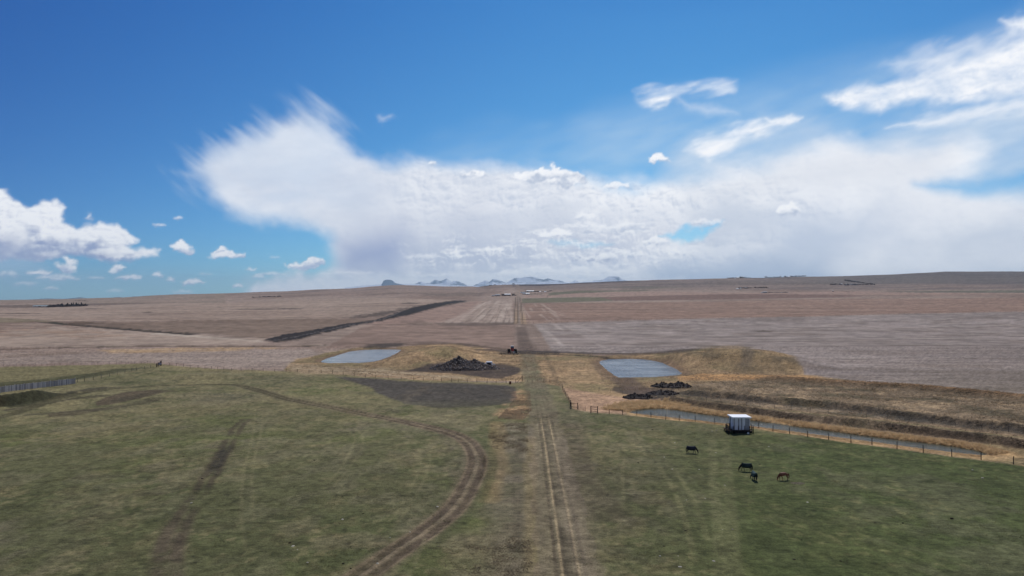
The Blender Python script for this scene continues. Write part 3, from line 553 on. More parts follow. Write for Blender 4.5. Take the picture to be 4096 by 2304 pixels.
# ---- faint wheel marks
def faint(pts, w=.26, c_=S(124, 118, 92), a=.3):
    global C
    d, s = lm(pts, pad=3, n=6); C = lerp(C, c_, (1 - sm(w * .5, w * 1.6, np.abs(d))) * a * sm(-.7, .2, n_hi + .2))
faint([(1020, 1640), (1015, 1720), (985, 1840), (968, 1960), (967, 2080), (985, 2200)]); faint([(1050, 1640), (1045, 1720), (1015, 1840), (1008, 1960), (1017, 2080)])
faint([(1360, 1712), (1415, 1740), (1418, 1770), (1395, 1820), (1350, 1890), (1300, 1950)]); faint([(1400, 1705), (1445, 1735), (1450, 1780), (1430, 1820), (1390, 1880), (1320, 1960)])
faint([(1590, 1740), (1665, 1780), (1685, 1850), (1655, 1930), (1600, 2030), (1560, 2080)]); faint([(1640, 1750), (1705, 1790), (1720, 1850), (1690, 1930), (1640, 2020), (1590, 2090)])
faint([(500, 1965), (482, 2020), (490, 2060)], a=.35); faint([(545, 1965), (535, 2020), (545, 2060)], a=.35); faint([(1700, 2150), (1670, 2230), (1640, 2304)], a=.35)
faint([(2640, 1870), (2690, 1950), (2730, 2050), (2755, 2140), (2780, 2230)], .4, a=.5); faint([(2690, 1870), (2750, 1960), (2800, 2060), (2830, 2160)], .4, a=.45)
for x0 in (2850, 2905): faint([(x0 + 0, 1760), (x0 + 5, 1900), (x0 + 18, 2050), (x0 + 36, 2304)], .8, S(118, 112, 90), .5)
faint([(2500, 1780), (2490, 1900), (2495, 2000)], .3, a=.3)
# ---- bands of tyre ruts seen as cross-grain, dung specks
C = lerp(C, S(52, 50, 42), sm(.62, .8, fbm(wx / .9, wy / .9, 2, 71)) * (ZONE == 0) * .5)
mb = sm(1500, 1600, SY) * (1 - sm(1750, 1950, SY)) * (1 - sm(2400, 3000, SX)); C = C * (1 + .10 * mb)[..., None]; lum = 1 + .34 * np.where((YY > 50) & (YY < 420), fbm(wx / .8, wy / 1.0, 2, 151) + .7 * fbm(wx / 2.4, wy / 2.0, 3, 152), 1.0 * fbm(wx / 9, wy / 14, 3, 153)); C = C * lum[..., None]
gk = (sm(2450, 3100, SX) * sm(1650, 1800, SY))[..., None]; C = C * (1 + .16 * np.where(ZONE > 0, fbm(wx / 45, wy / 30, 4, 181), .8 * fbm(wx / 26, wy / 20, 4, 182)))[..., None]; C = np.clip(C, .004, 1) * np.where((ZONE == 0)[..., None], np.array([1.03, 1.01, .84]) * (1 - gk) + np.array([.84, .92, .64]) * gk, np.array([1.03, .985, .90]))
# relief
ZZ = mz + lz + Z
nearf = (YY > 40) & (YY < 900)
ZZ = ZZ + np.where(nearf, fbm(wx / 11, wy / 11, 4, 81) * .16 + fbm(wx / 2.4, wy / 2.4, 3, 82) * .05, 0) * (1 - (cn < 3) * .8)
for PW in (PL, PR):
    k = (np.abs(wx - PW[0][0]) < 90) & (wy > 180) & (wy < 460); q = poly_sd(wx[k], wy[k], PW); t_ = ZZ[k]; t_ = np.where(q < 1.0, (mz + lz)[k], t_); ZZ[k] = t_
ZZ = np.where((cn < 0.4), mz + lz, ZZ)
ZZ += np.where(YY > 1500, fbm(wx / 220, wy / 160, 4, 83) * 2.2 * sm(1500, 3000, YY), 0)

# ---- split the one sheet into named pieces of the setting
gm = ground_mat()
V = np.stack([XX, YY, ZZ], -1).reshape(-1, 3); idx = np.arange(nr * nc).reshape(nr, nc)
Q = np.stack([idx[:-1, :-1], idx[:-1, 1:], idx[1:, 1:], idx[1:, :-1]], -1).reshape(-1, 4)
fz = ZONE[:-1, :-1].reshape(-1); Cf = C.reshape(-1, 3); Gf = G.reshape(-1)
for zi, nm in enumerate(['pasture', 'stubble_field', 'dry_grassland', 'farm_lane', 'bare_soil', 'dirt_road', 'hills']):
    q = Q[fz == zi]
    if not len(q): continue
    used, inv = np.unique(q, return_inverse=True)
    me = mesh_np(nm, V[used], inv.reshape(-1, 4), True)
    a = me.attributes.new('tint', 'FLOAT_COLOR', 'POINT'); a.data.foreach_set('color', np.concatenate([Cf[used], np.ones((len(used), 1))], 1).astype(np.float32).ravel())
    a = me.attributes.new('grain', 'FLOAT', 'POINT'); a.data.foreach_set('value', Gf[used].astype(np.float32))
    tag(link(nm, me, gm), kind='structure')
# ------------------------------------------------------------------ water
def water(name, outline, m, step=1.5):
    P = np.array(smooth_line(outline + [outline[0]], 3)[:-1]); c = P.mean(0)
    if name == 'canal_water': P = np.array(outline)
    import mathutils.geometry as mg
    tri = mg.tessellate_polygon([[Vector((p[0], p[1], 0)) for p in P]])
    out = P
    b = MB(); b.poly([(p[0], p[1], WC if name == 'canal_water' else WZ) for p in out], [t[::-1] for t in tri])
    me = b.mesh(name)
    for p in me.polygons:
        if p.normal.z < 0: p.flip()
    return tag(link(name, me, m), kind='structure')
def grow(P, d):
    P = np.array(P); n = len(P); o = []
    for i in range(n):
        a = P[i] - P[i - 1]; b = P[(i + 1) % n] - P[i]; t = a / (np.linalg.norm(a) + 1e-9) + b / (np.linalg.norm(b) + 1e-9); t /= np.linalg.norm(t) + 1e-9
        o.append(P[i] + d * np.array([t[1], -t[0]]))
    o = np.array(o)
    if poly_sd(o[:, 0], o[:, 1], P).mean() < 0: return grow(P, -d) if d > 0 else o
    return o
wl_ = water('pond_water', [tuple(p) for p in grow(PL, .6)], water_mat('pond_water', S(104, 108, 104), 1.6, .8))
wr_ = water('pond_water', [tuple(p) for p in grow(PR, .6)], water_mat('pond_water_ruffled', S(62, 74, 86), 1.5, .9))
wc_ = water('canal_water', [tuple(p) for p in grow(CW, .3)], water_mat('canal_water', S(74, 76, 62), 2.6, 1.0, .08, .22))

# ------------------------------------------------------------------ far hills and snowy mountains
def range_mesh(name, prof, dist, depth, m, seed, amp=.5, nx=260, ny=60, low=-330, pw=.8):
    P = np.array(prof, float); xs = np.linspace(P[0, 0], P[-1, 0], nx); v = np.linspace(-1, 1, ny)
    X, Vv = np.meshgrid(xs, v); yw = dist + Vv * depth; xw = (X / 4 - 512) / F * yw
    top = CH + (HZ - np.interp(X, P[:, 0], P[:, 1]) / 4) * dist / F
    rid = 1 - np.abs(fbm(xw / 2600, yw / 2600, 6, seed, .55)); fall = (1 - np.abs(Vv)) ** pw
    det = (rid - .8) * amp * (1 - fall ** 6)
    z = low + (top - low) * np.clip(fall + det * (1 - fall) * 2.2, 0, 1.0)
    z = np.minimum(z, top) - 0
    i = np.arange(nx * ny).reshape(ny, nx); q = np.stack([i[:-1, :-1], i[:-1, 1:], i[1:, 1:], i[1:, :-1]], -1).reshape(-1, 4)
    me = mesh_np(name, np.stack([xw, yw, z], -1).reshape(-1, 3), q, False); return tag(link(name, me, m), kind='structure')
def snow_mat(name, snow, rock, lo, hi):
    m = bpy.data.materials.new(name); m.use_nodes = True; nt = m.node_tree; n = nt.nodes; l = nt.links; p = n['Principled BSDF']; p.inputs['Roughness'].default_value = .8; p.inputs['Specular IOR Level'].default_value = .1
    g = n.new('ShaderNodeNewGeometry'); t = n.new('ShaderNodeTexNoise'); t.inputs['Scale'].default_value = .0011; t.inputs['Detail'].default_value = 7; t.inputs['Roughness'].default_value = .68
    mp = n.new('ShaderNodeMapping'); mp.inputs['Scale'].default_value = (1.0, 1.0, 2.2); l.new(g.outputs['Position'], mp.inputs[0]); l.new(mp.outputs[0], t.inputs['Vector'])
    r = n.new('ShaderNodeValToRGB'); r.color_ramp.elements[0].position = lo; r.color_ramp.elements[1].position = hi
    r.color_ramp.elements[0].color = tuple(map(float, rock)) + (1,); r.color_ramp.elements[1].color = tuple(map(float, snow)) + (1,)
    l.new(t.outputs['Fac'], r.inputs['Fac']); l.new(r.outputs[0], p.inputs['Base Color']); return m
rock = S(70, 78, 90); snow = S(238, 240, 244)
m_snow = snow_mat('snowy_rock', snow, rock, .42, .54); m_rock = snow_mat('bare_rock', S(120, 128, 138), rock, .55, .75); m_low = snow_mat('snow_slopes', snow, S(150, 160, 172), .33, .5)
range_mesh('mountains', [(1380, 1150), (1440, 1142), (1500, 1138), (1560, 1133), (1640, 1136), (1700, 1134), (1760, 1137), (1830, 1140), (1890, 1143), (1960, 1136), (2040, 1130), (2120, 1126), (2200, 1126), (2280, 1130), (2360, 1126), (2440, 1122), (2540, 1126), (2620, 1124)], 37000, 2600, m_low, 3)
range_mesh('mountains', [(1524, 1145), (1528, 1132), (1535, 1119), (1540, 1117), (1553, 1116), (1563, 1117), (1572, 1121), (1580, 1129), (1600, 1134), (1640, 1142)], 36000, 1500, m_rock, 5, nx=90, ny=30)
range_mesh('mountains', [(1650, 1140), (1664, 1132), (1684, 1125), (1702, 1132), (1722, 1129), (1742, 1116), (1757, 1123), (1770, 1120), (1786, 1112), (1806, 1126), (1828, 1121), (1848, 1130), (1872, 1140)], 43000, 2200, m_snow, 9)
range_mesh('mountains', [(1885, 1146), (1900, 1138), (1917, 1132), (1942, 1120), (1958, 1127), (1970, 1115), (1985, 1116), (2008, 1124), (2024, 1130), (2040, 1122), (2052, 1114), (2066, 1110), (2084, 1111), (2100, 1107), (2127, 1105), (2142, 1108), (2154, 1114), (2176, 1117), (2192, 1112), (2214, 1119), (2238, 1119), (2258, 1128), (2280, 1131), (2299, 1120), (2316, 1129), (2340, 1126), (2362, 1128), (2378, 1120), (2400, 1121), (2420, 1114), (2434, 1105), (2452, 1104), (2471, 1105), (2490, 1117), (2518, 1124), (2560, 1130)], 39500, 2600, m_snow, 12, nx=420, ny=80)
m_blue = mat('far_hill_scrub', S(84, 92, 84), .95, .1)
range_mesh('hills', [(100, 1199), (190, 1193), (250, 1195), (290, 1192), (306, 1190), (320, 1188), (335, 1190), (350, 1193), (400, 1193), (440, 1194), (458, 1188), (480, 1187), (500, 1193), (520, 1192), (530, 1185), (545, 1185), (556, 1192), (600, 1197)], 33000, 1400, m_blue, 21, low=-300)

# ------------------------------------------------------------------ haze
mh = bpy.data.materials.new('haze'); mh.use_nodes = True; hn = mh.node_tree.nodes; hn.clear()
ho = hn.new('ShaderNodeOutputMaterial'); hv = hn.new('ShaderNodeVolumePrincipled'); hv.inputs['Color'].default_value = (.60, .81, 1, 1); hv.inputs['Density'].default_value = 2.2e-5; hv.inputs['Anisotropy'].default_value = .2
mh.node_tree.links.new(hv.outputs[0], ho.inputs['Volume'])
hb = MB().box(-60500, 60500, -3500, 46500, float(ZZ.min()) - 60, 1420).obj('haze', mh); tag(hb, kind='stuff')

# ------------------------------------------------------------------ sky dome: clouds
K = 1024 / 2576
def ae(X, Y):                                            # display pixel of the 2576-wide view -> angles * F
    u = (X * K - 512) / F; w = (HZ - Y * K) / F; return (math.atan(u) * F, math.atan(w / math.hypot(1, u)) * F)
def aep(pts): return [ae(*p) for p in pts]
azf = np.arange(-40, 40.001, .088); elf = np.arange(-2.5, 25.5, .088)
az_ = np.radians(np.concatenate([np.arange(-180, -40, 2.), azf, np.arange(42, 181, 2.)])); el_ = np.radians(np.concatenate([[-8, -5, -3.5], elf, np.arange(26.5, 91, 1.5)]))
AA, EE = np.meshgrid(az_, el_); A = AA * F; E = EE * F; CA = np.zeros(A.shape); CC = np.zeros(A.shape + (3,)) + .8
def over(alpha, col):
    global CA, CC
    col = np.asarray(col, float)
    if col.ndim == 1: col = np.broadcast_to(col, CC.shape)
    alpha = np.clip(alpha, 0, 1); na = alpha + CA * (1 - alpha)
    CC = np.where(na[..., None] > 1e-6, (col * alpha[..., None] + CC * (CA * (1 - alpha))[..., None]) / np.maximum(na, 1e-6)[..., None], CC); CA = na
def smask(pts, feather=8, warp=8, sc=30, seed=0, stretch=(1, 1), rot=0, octv=6):
    P = np.array(aep(pts)); pad = feather + warp * 1.5 + 3; out = np.zeros(A.shape)
    k = (A > P[:, 0].min() - pad) & (A < P[:, 0].max() + pad) & (E > P[:, 1].min() - pad) & (E < P[:, 1].max() + pad)
    if not k.any(): return out
    a, e = A[k], E[k]; c, s = math.cos(rot), math.sin(rot); u = (a * c + e * s) / sc / stretch[0]; v = (-a * s + e * c) / sc / stretch[1]
    wa = fbm(u, v, octv, seed) * warp; we = fbm(u + 40, v + 9, octv, seed + 5) * warp
    sd = poly_sd(a + wa, e + we, P); out[k] = 1 - sm(-feather, feather, sd); return out
W1 = S(250, 251, 254); W2 = S(226, 230, 239); GB = S(176, 188, 210); DB = S(146, 160, 196)
fA = fbm(A / 60, E / 38, 6, 101); fB = fbm(A / 24, E / 16, 5, 102); fW = fbm((A + 2.2 * E) / 46, (E - .3 * A) / 9, 6, 103); fC = fbm(A / 120, E / 60, 5, 104)
def bil(a, e, sc, seed): 
    q = 0
    for i_ in range(4): q = q + (1 - np.abs(2 * vnoise(a / sc * 2 ** i_ + 3 * i_, e / sc * 1.25 * 2 ** i_, seed + i_) - 1)) * .55 ** i_
    return q / 2.0
wA = A + 5 * fB; wE = E + 4 * fbm(A / 20 + 9, E / 14, 4, 112)
emb1 = np.clip((bil(wA, wE, 26, 120) - bil(wA + 1.6, wE + 2.6, 26, 120)) * 3.2, -1, 1); emb2 = np.clip((bil(wA, wE, 10, 130) - bil(wA + .9, wE + 1.4, 10, 130)) * 2.6, -1, 1)
frame = (np.abs(AA) < R(41)) & (EE < R(26))
# sky away from the picture: same sort of broken cloud low down, brighter on the side of the sun
rest = ~frame; gen = sm(.05, .5, fbm(A / 200, E / 90, 6, 110) + .35 * sm(0, 1, AA / 2.5)) * (1 - sm(R(22), R(42), EE)) * rest
over(gen * .8, W2)
# thin veils
over(smask([(1450, 330), (1700, 240), (1900, 215), (2150, 170), (2350, 140), (2700, 40), (2900, 40), (2900, 330), (2300, 330), (1900, 330), (1560, 400)], 26, 20, 60, 1, (2, .6), R(14)) * .30 * (1 + .5 * fW), S(190, 214, 236))
over(smask([(1000, 420), (1200, 360), (1500, 330), (1800, 330), (1800, 460), (1000, 470)], 24, 20, 60, 2, (2, .6)) * .22 * (1 + .6 * fW), S(190, 214, 236))
over(smask([(1640, 470), (1700, 410), (1750, 350), (1900, 300), (2050, 310), (2200, 345), (2350, 310), (2576, 262), (2900, 220), (2900, 560), (1500, 560)], 14, 14, 40, 3, (1.6, .8), R(14)) * (.62 + .25 * fW), S(206, 220, 236))
# high bright streak, right
over(smask([(2085, 236), (2150, 215), (2200, 212), (2300, 195), (2400, 160), (2500, 120), (2576, 85), (2900, -10), (2900, 150), (2576, 222), (2470, 245), (2400, 240), (2300, 262), (2220, 284), (2150, 262)], 7, 11, 26, 4, (1.5, .75), R(20)) * np.clip(.9 + .25 * fW + .3 * fB, 0, 1), lerp(np.zeros_like(CC) + W1, S(206, 218, 236), np.clip(.2 + emb2 * .8 + emb1 * .6, 0, 1) * .6))
over(smask([(2230, 165), (2330, 130), (2440, 105), (2576, 60), (2576, 110), (2440, 150), (2330, 170)], 9, 14, 20, 5, (1.6, .7), R(18)) * .5, W1)
over(smask([(2520, 60), (2576, 38), (2650, 40), (2650, 90), (2576, 82)], 5, 7, 12, 6) * .85, W1)
over(smask([(2240, 325), (2340, 290), (2480, 268), (2576, 262), (2640, 262), (2640, 280), (2480, 292), (2360, 310)], 5, 8, 16, 7, (1.8, .6), R(12)) * .7, W1)
over(smask([(1600, 240), (1640, 226), (1700, 222), (1800, 210), (1860, 205), (1850, 232), (1760, 244), (1690, 250), (1680, 264), (1630, 258)], 5, 8, 18, 8, (1.8, .7), R(10)) * np.clip(.55 + .7 * fW + .3 * fB, 0, 1), W1)
over(smask([(1700, 255), (1790, 270), (1860, 290), (1800, 290), (1730, 268)], 5, 6, 16, 9) * .35, W1)
over(smask([(1740, 385), (1770, 340), (1830, 325), (1940, 310), (1990, 318), (1900, 345), (1840, 380), (1790, 410)], 6, 10, 18, 10, (1.6, .6), R(15)) * np.clip(.7 + .6 * fW + .3 * fB, 0, 1), W1)
over(smask([(1925, 302), (1990, 290), (2020, 296), (1990, 308), (1930, 308)], 3, 4, 10, 11) * .8, W1)
over(smask([(950, 285), (990, 290), (985, 300), (955, 300)], 5, 8, 10, 12) * .3, W1)
# rain shaft and low grey layer behind
over(smask([(640, 712), (860, 680), (860, 560), (1100, 560), (1700, 600), (3000, 600), (3000, 800), (640, 800)], 18, 12, 40, 13) * .82, S(206, 214, 228))
# anvil and the great bank
M = [(500, 424), (535, 398), (600, 366), (670, 336), (712, 300), (760, 290), (820, 312), (856, 345), (890, 385), (980, 400), (1070, 418), (1170, 430), (1300, 432), (1400, 425), (1500, 455), (1640, 452), (1740, 442), (1860, 425), (1960, 396), (2100, 380), (2260, 366), (2430, 356), (2480, 392), (2450, 430), (2380, 452), (2440, 470), (2576, 482), (2900, 480), (2900, 640), (2400, 760), (1400, 760), (870, 700), (846, 640), (838, 590), (790, 556), (700, 546), (620, 534), (545, 495)]
big = smask(M, 13, 14, 30, 14, (1.3, .9), R(-20)); bcol = lerp(lerp(np.zeros_like(CC) + W2, W1, sm(-.35, .5, fA + .25 * fB)), W1, sm(1250 * K - 512, 1700 * K - 512, A) * .45)
emz = smask([(1040, 400), (1250, 420), (1500, 400), (1900, 430), (2100, 540), (1900, 700), (900, 720), (1000, 560), (980, 460)], 30, 20, 40, 140)
bcol = lerp(bcol, S(192, 202, 220), np.clip(emb1 * .7 + emb2 * .5, 0, 1) * (.2 + .75 * emz)); bcol = lerp(bcol, S(252, 253, 255), np.clip(-emb1 * .5 - emb2 * .5, 0, 1) * (.3 + .6 * emz)); bcol = lerp(bcol, S(204, 212, 226), sm(.05, .5, fC + .4 * fA) * .5)
anv = smask([(440, 440), (560, 340), (720, 260), (880, 330), (960, 430), (860, 560), (700, 560), (520, 500)], 40, 16, 40, 143); big = big * (1 - .30 * anv * np.clip(.5 + fA + .6 * fW, 0, 1)); over(big, bcol)
# wispy feathered rim of the anvil
wisp = smask([(450, 430), (560, 350), (700, 270), (820, 280), (880, 350), (930, 400), (700, 420), (540, 450)], 20, 18, 16, 15, (2.6, .45), R(-38)) * sm(-.3, .6, fbm((A - .9 * E) / 60, (E + .9 * A) / 14, 6, 105) + .35 * fbm(A / 12, E / 12, 4, 106)); over(wisp * .35, S(212, 224, 238))
fe = smask([(470, 440), (520, 400), (600, 365), (690, 318), (716, 282), (775, 292), (835, 318), (865, 352), (880, 420), (760, 470), (600, 480)], 16, 24, 32, 15, (2.2, .32), R(-37)); over(fe * .62, S(216, 226, 240))
def shade(pts, f, w, sc, seed, col, a): over(smask(pts, f, w, sc, seed) * CA * a, col)
shade([(560, 420), (800, 410), (1000, 470), (900, 520), (650, 500)], 40, 20, 40, 16, S(196, 207, 226), .7)
shade([(900, 560), (1200, 520), (1700, 560), (1650, 640), (1300, 690), (900, 690)], 34, 20, 40, 17, S(198, 204, 220), .65)
shade([(850, 600), (1010, 590), (1020, 640), (985, 690), (862, 690)], 22, 9, 30, 18, S(148, 162, 200), .85)
shade([(1030, 625), (1170, 610), (1330, 640), (1320, 672), (1040, 676)], 16, 12, 26, 19, S(178, 188, 210), .6)
shade([(1420, 600), (1550, 620), (1560, 660), (1430, 660)], 14, 12, 24, 20, S(180, 190, 212), .6)
shade([(1760, 500), (1960, 520), (1900, 580), (1820, 620), (1740, 590)], 22, 16, 30, 21, S(200, 209, 224), .7)
shade([(1950, 540), (2230, 520), (2280, 590), (2150, 640), (1990, 640)], 30, 22, 40, 22, S(186, 199, 220), .75)
shade([(2300, 600), (2576, 560), (2700, 640), (2350, 660)], 26, 20, 40, 23, S(190, 202, 220), .7)
shade([(1640, 664), (1850, 645), (2060, 655), (2110, 720), (1640, 730)], 14, 8, 40, 24, S(174, 189, 212), .8)
shade([(2100, 380), (2400, 372), (2350, 430), (2000, 470), (1750, 500)], 24, 12, 40, 25, S(222, 226, 234), .6)
# openings of blue
def hole(pts, f, w, sc, seed, a=1.0):
    global CA
    CA = CA * (1 - smask(pts, f, w, sc, seed) * a)
hole([(1660, 592), (1720, 572), (1780, 562), (1822, 560), (1800, 580), (1740, 598), (1690, 602)], 4, 8, 14, 31, .85)
hole([(2300, 470), (2420, 452), (2576, 432), (2800, 420), (2800, 478), (2576, 478), (2430, 486)], 7, 7, 24, 32, .75)
hole([(1385, 612), (1480, 606), (1540, 612), (1460, 620)], 4, 5, 12, 33, .6)
# cumulus
def cumulus(pts, seed, f=3, w=8, sc=14, a=.97, base=None, lit=W1, dark=DB):
    m_ = smask(pts, f, w, sc, seed, octv=6)
    P = np.array(aep(pts)); e0, e1 = P[:, 1].min(), P[:, 1].max(); h = (E - e0) / (e1 - e0 + 1e-6)
    n1 = fbm(A / (sc * .9), E / (sc * .7), 5, seed + 50); t = np.clip(h * 1.15 + n1 * .75 - .02, 0, 1)
    cc = lerp(np.zeros_like(CC) + dark, lit, sm(0, .6, t)); cc = lerp(cc, dark, np.clip(emb2 * .7 + emb1 * .4, 0, 1) * .45); cc = lerp(cc, S(252, 253, 255), np.clip(-emb2, 0, 1) * .5); over(m_ * a, cc)
cumulus([(-260, 480), (-80, 470), (0, 474), (36, 492), (58, 512), (128, 506), (158, 535), (150, 560), (176, 588), (140, 640), (0, 650), (-260, 650)], 201, w=12, sc=20)
cumulus([(60, 600), (120, 560), (180, 575), (205, 560), (262, 545), (312, 556), (345, 596), (318, 612), (300, 640), (180, 650), (60, 648)], 202, w=9, sc=16)
cumulus([(228, 640), (270, 622), (330, 626), (390, 620), (396, 640), (360, 650), (290, 657)], 203, w=5, sc=9)
shade([(-200, 590), (30, 590), (60, 640), (-200, 650)], 10, 8, 20, 204, S(112, 128, 178), .75); shade([(60, 642), (180, 636), (300, 640), (250, 654), (60, 654)], 3, 3, 10, 205, S(140, 152, 190), .6)
over(smask([(-300, 655), (60, 655), (110, 700), (-300, 740)], 16, 12, 30, 206) * .45, S(188, 204, 226))
def puff(cx, cy, rx, ry, seed, a=.9, lit=W1, dark=S(176, 190, 216), w=None):
    n = 14; rr_ = random.Random(seed); pts = []
    for i in range(n):
        t = 2 * math.pi * i / n; y = math.sin(t); rad = .8 + .35 * rr_.random()
        pts.append((cx + rx * math.cos(t) * rad, cy - (ry * y * rad if y > 0 else ry * .45 * y)))
    cumulus(pts, seed, f=1.6, w=w or max(1.5, ry * K * .9), sc=max(4, ry * K * 1.3), a=a, lit=lit, dark=dark)
for i, (x, y, rx, ry, a) in enumerate([(452, 628, 27, 20, .95), (574, 644, 38, 16, .9), (556, 630, 14, 10, .85), (760, 672, 46, 13, .95), (792, 664, 24, 18, .95), (400, 566, 15, 5, .6), (448, 549, 10, 5, .6), (100, 686, 32, 11, .85), (172, 674, 28, 17, .85), (150, 700, 60, 7, .6), (300, 676, 18, 11, .8), (285, 685, 10, 6, .7), (326, 699, 33, 7, .85),
        (484, 712, 32, 8, .85), (398, 693, 12, 6, .85), (430, 704, 8, 6, .75), (632, 679, 12, 5, .6), (598, 720, 12, 6, .75), (680, 690, 36, 5, .5), (60, 715, 30, 6, .4), (128, 726, 16, 5, .55), (460, 735, 26, 5, .4), (240, 700, 20, 4, .45), (520, 690, 14, 4, .3), (690, 648, 14, 5, .25), (20, 690, 26, 8, .45), (650, 697, 18, 6, .5), (330, 612, 14, 8, .8), (880, 688, 60, 5, .5), (290, 732, 20, 4, .35), (225, 545, 10, 9, .5),
        (1985, 534, 32, 20, .95), (1142, 642, 20, 14, .85), (1240, 631, 34, 8, .8), (1070, 648, 46, 10, .45), (1660, 402, 28, 14, .85), (1400, 590, 48, 18, .85), (1470, 570, 60, 12, .55), (1650, 612, 34, 15, .9), (1700, 640, 24, 12, .8), (1560, 575, 90, 20, .5), (1470, 545, 30, 14, .6), (1550, 470, 30, 14, .7), (1345, 450, 60, 20, .85), (1430, 452, 52, 26, .9), (1380, 440, 46, 24, .9), (1190, 440, 36, 14, .85), (1088, 412, 11, 9, .7), (1500, 650, 50, 16, .7), (1590, 640, 30, 10, .7), (1300, 690, 60, 8, .7), (1200, 700, 60, 8, .6), (1420, 685, 120, 14, .75), (1100, 695, 70, 7, .6), (1560, 668, 30, 9, .6), (1640, 660, 30, 8, .5), (1780, 560, 50, 12, .5)]):
    dk = S(190, 200, 218) if x > 1000 else S(176, 190, 216)
    if (x, y) == (1500, 650): dk = S(160, 172, 198)
    puff(x, y, rx, ry, 300 + i, min(1, a * 1.25), dark=dk)
# horizon: pale layer with faint cumulus tops, then a little air-light everywhere
over(smask([(640, 712), (760, 692), (900, 688), (1100, 694), (1300, 680), (1450, 676), (1640, 690), (1720, 700), (1700, 780), (600, 780)], 6, 8, 14, 41) * .85, lerp(np.zeros_like(CC) + S(246, 247, 250), S(214, 222, 234), np.clip(.5 + emb2 * .8, 0, 1) * .6))
over(smask([(1000, 640), (1200, 610), (1400, 560), (1600, 560), (1700, 600), (1740, 650), (1600, 680), (1300, 680), (1050, 676)], 12, 16, 20, 42) * np.clip(-emb1 * 1.2 - emb2 * .8 + .1, 0, 1) * .8, S(250, 251, 253))

CA *= 1 - sm(R(9), 0, np.hypot((AA - SUN_AZ) * math.cos(SUN_EL), EE - SUN_EL))
RD_ = 110000.
V = np.stack([np.sin(AA) * np.cos(EE) * RD_, np.cos(AA) * np.cos(EE) * RD_, np.sin(EE) * RD_], -1).reshape(-1, 3); ne, na_ = A.shape; ii = np.arange(ne * na_).reshape(ne, na_)
Q = np.stack([ii[:-1, :-1], ii[1:, :-1], ii[1:, 1:], ii[:-1, 1:]], -1).reshape(-1, 4)
me = mesh_np('sky', V, Q, True)
at = me.attributes.new('cloud', 'FLOAT_COLOR', 'POINT'); at.data.foreach_set('color', np.concatenate([CC.reshape(-1, 3), CA.reshape(-1, 1)], 1).astype(np.float32).ravel())
mk = bpy.data.materials.new('cloud_cover'); mk.use_nodes = True; nt = mk.node_tree; n = nt.nodes; l = nt.links; n.clear()
o_ = n.new('ShaderNodeOutputMaterial'); mx = n.new('ShaderNodeMixShader'); tr = n.new('ShaderNodeBsdfTransparent'); em = n.new('ShaderNodeEmission'); a_ = n.new('ShaderNodeAttribute'); a_.attribute_name = 'cloud'
em.inputs['Strength'].default_value = 1.05
l.new(a_.outputs['Color'], em.inputs['Color']); l.new(a_.outputs['Alpha'], mx.inputs[0]); l.new(tr.outputs[0], mx.inputs[1]); l.new(em.outputs[0], mx.inputs[2]); l.new(mx.outputs[0], o_.inputs['Surface'])
mk.cycles.emission_sampling = 'NONE'
tag(link('sky', me, mk), kind='structure')

# ------------------------------------------------------------------ fences
m_post = mat('weathered_post', S(92, 82, 76), .9, .1, noise=(6, .3)); m_dark = mat('dark_treated_wood', S(58, 48, 44), .85, .15, noise=(5, .3)); m_wire = mat('wire', S(120, 118, 116), .5, .5, .8)
post_me = MB().tube([(0, 0, -.4), (0, 0, 1.32), (0, 0, 1.36)], [.075, .07, .05], 7).mesh('post')
thin_me = MB().tube([(0, 0, -.4), (0, 0, 1.25)], [.045, .04], 5).mesh('post')
def place_posts(root, pts, me, m, lean=.05, hs=1.0, rj=.08, world=False):
    out = []
    for p in pts:
        q = p if world else gp(*p); o = bpy.data.objects.new('post', me); COL.objects.link(o)
        if not len(me.materials): me.materials.append(m)
        o.parent = root; o.location = q - root.location
        o.rotation_euler = (random.gauss(0, lean), random.gauss(0, lean), random.random() * 6); k = hs * (1 + random.uniform(-rj, rj)); o.scale = (1, 1, k); out.append(q)
    return out
def wires(root, Q, hts=(.45, .8, 1.15), r=.006):
    for h in hts:
        b = MB()
        for a, c in zip(Q[:-1], Q[1:]):
            mid = (a + c) / 2 + Vector((0, 0, h - .03)); b.tube([a + Vector((0, 0, h)) - root.location, mid - root.location, c + Vector((0, 0, h)) - root.location], r, 3, False)
        b.obj('wire', m_wire, root)
def fence(pts, label, me=None, m=None, group='post and wire fences', lean=.05, hs=1.0, w=True, world=False):
    root = empty('wire_fence', pts[0] if world else gp(*pts[0])); tag(root, label, 'fence', group)
    Q = place_posts(root, pts, me or post_me, m or m_post, lean, hs, world=world)
    if w: wires(root, Q)
    return root, Q
FA = [(2437, 1656.5), (2490.5, 1659.5), (2547, 1662), (2604, 1669), (2662.6, 1679), (2717, 1682), (2781, 1687), (2859, 1695), (2940, 1703), (3034.5, 1713), (3092, 1725), (3158.5, 1736), (3231, 1747.3), (3314.5, 1757.5), (3404, 1769), (3488, 1779.5), (3588, 1796.5), (3693, 1809.5), (3807, 1825), (3924.5, 1838), (4054, 1857), (4200, 1876)]
fence(FA, 'post and wire fence between the horse pasture and the narrow canal', me=MB().tube([(0, 0, -.4), (0, 0, 1.34), (0, 0, 1.38)], [.08, .075, .05], 7).mesh('post'), m=m_dark, lean=.02)
FU = [(2249, 1552), (2251.5, 1559.5), (2255.5, 1568.5), (2259.5, 1575.5), (2263, 1583.5), (2267.8, 1591.5), (2272.4, 1601.5), (2276.6, 1609), (2280.4, 1617)]
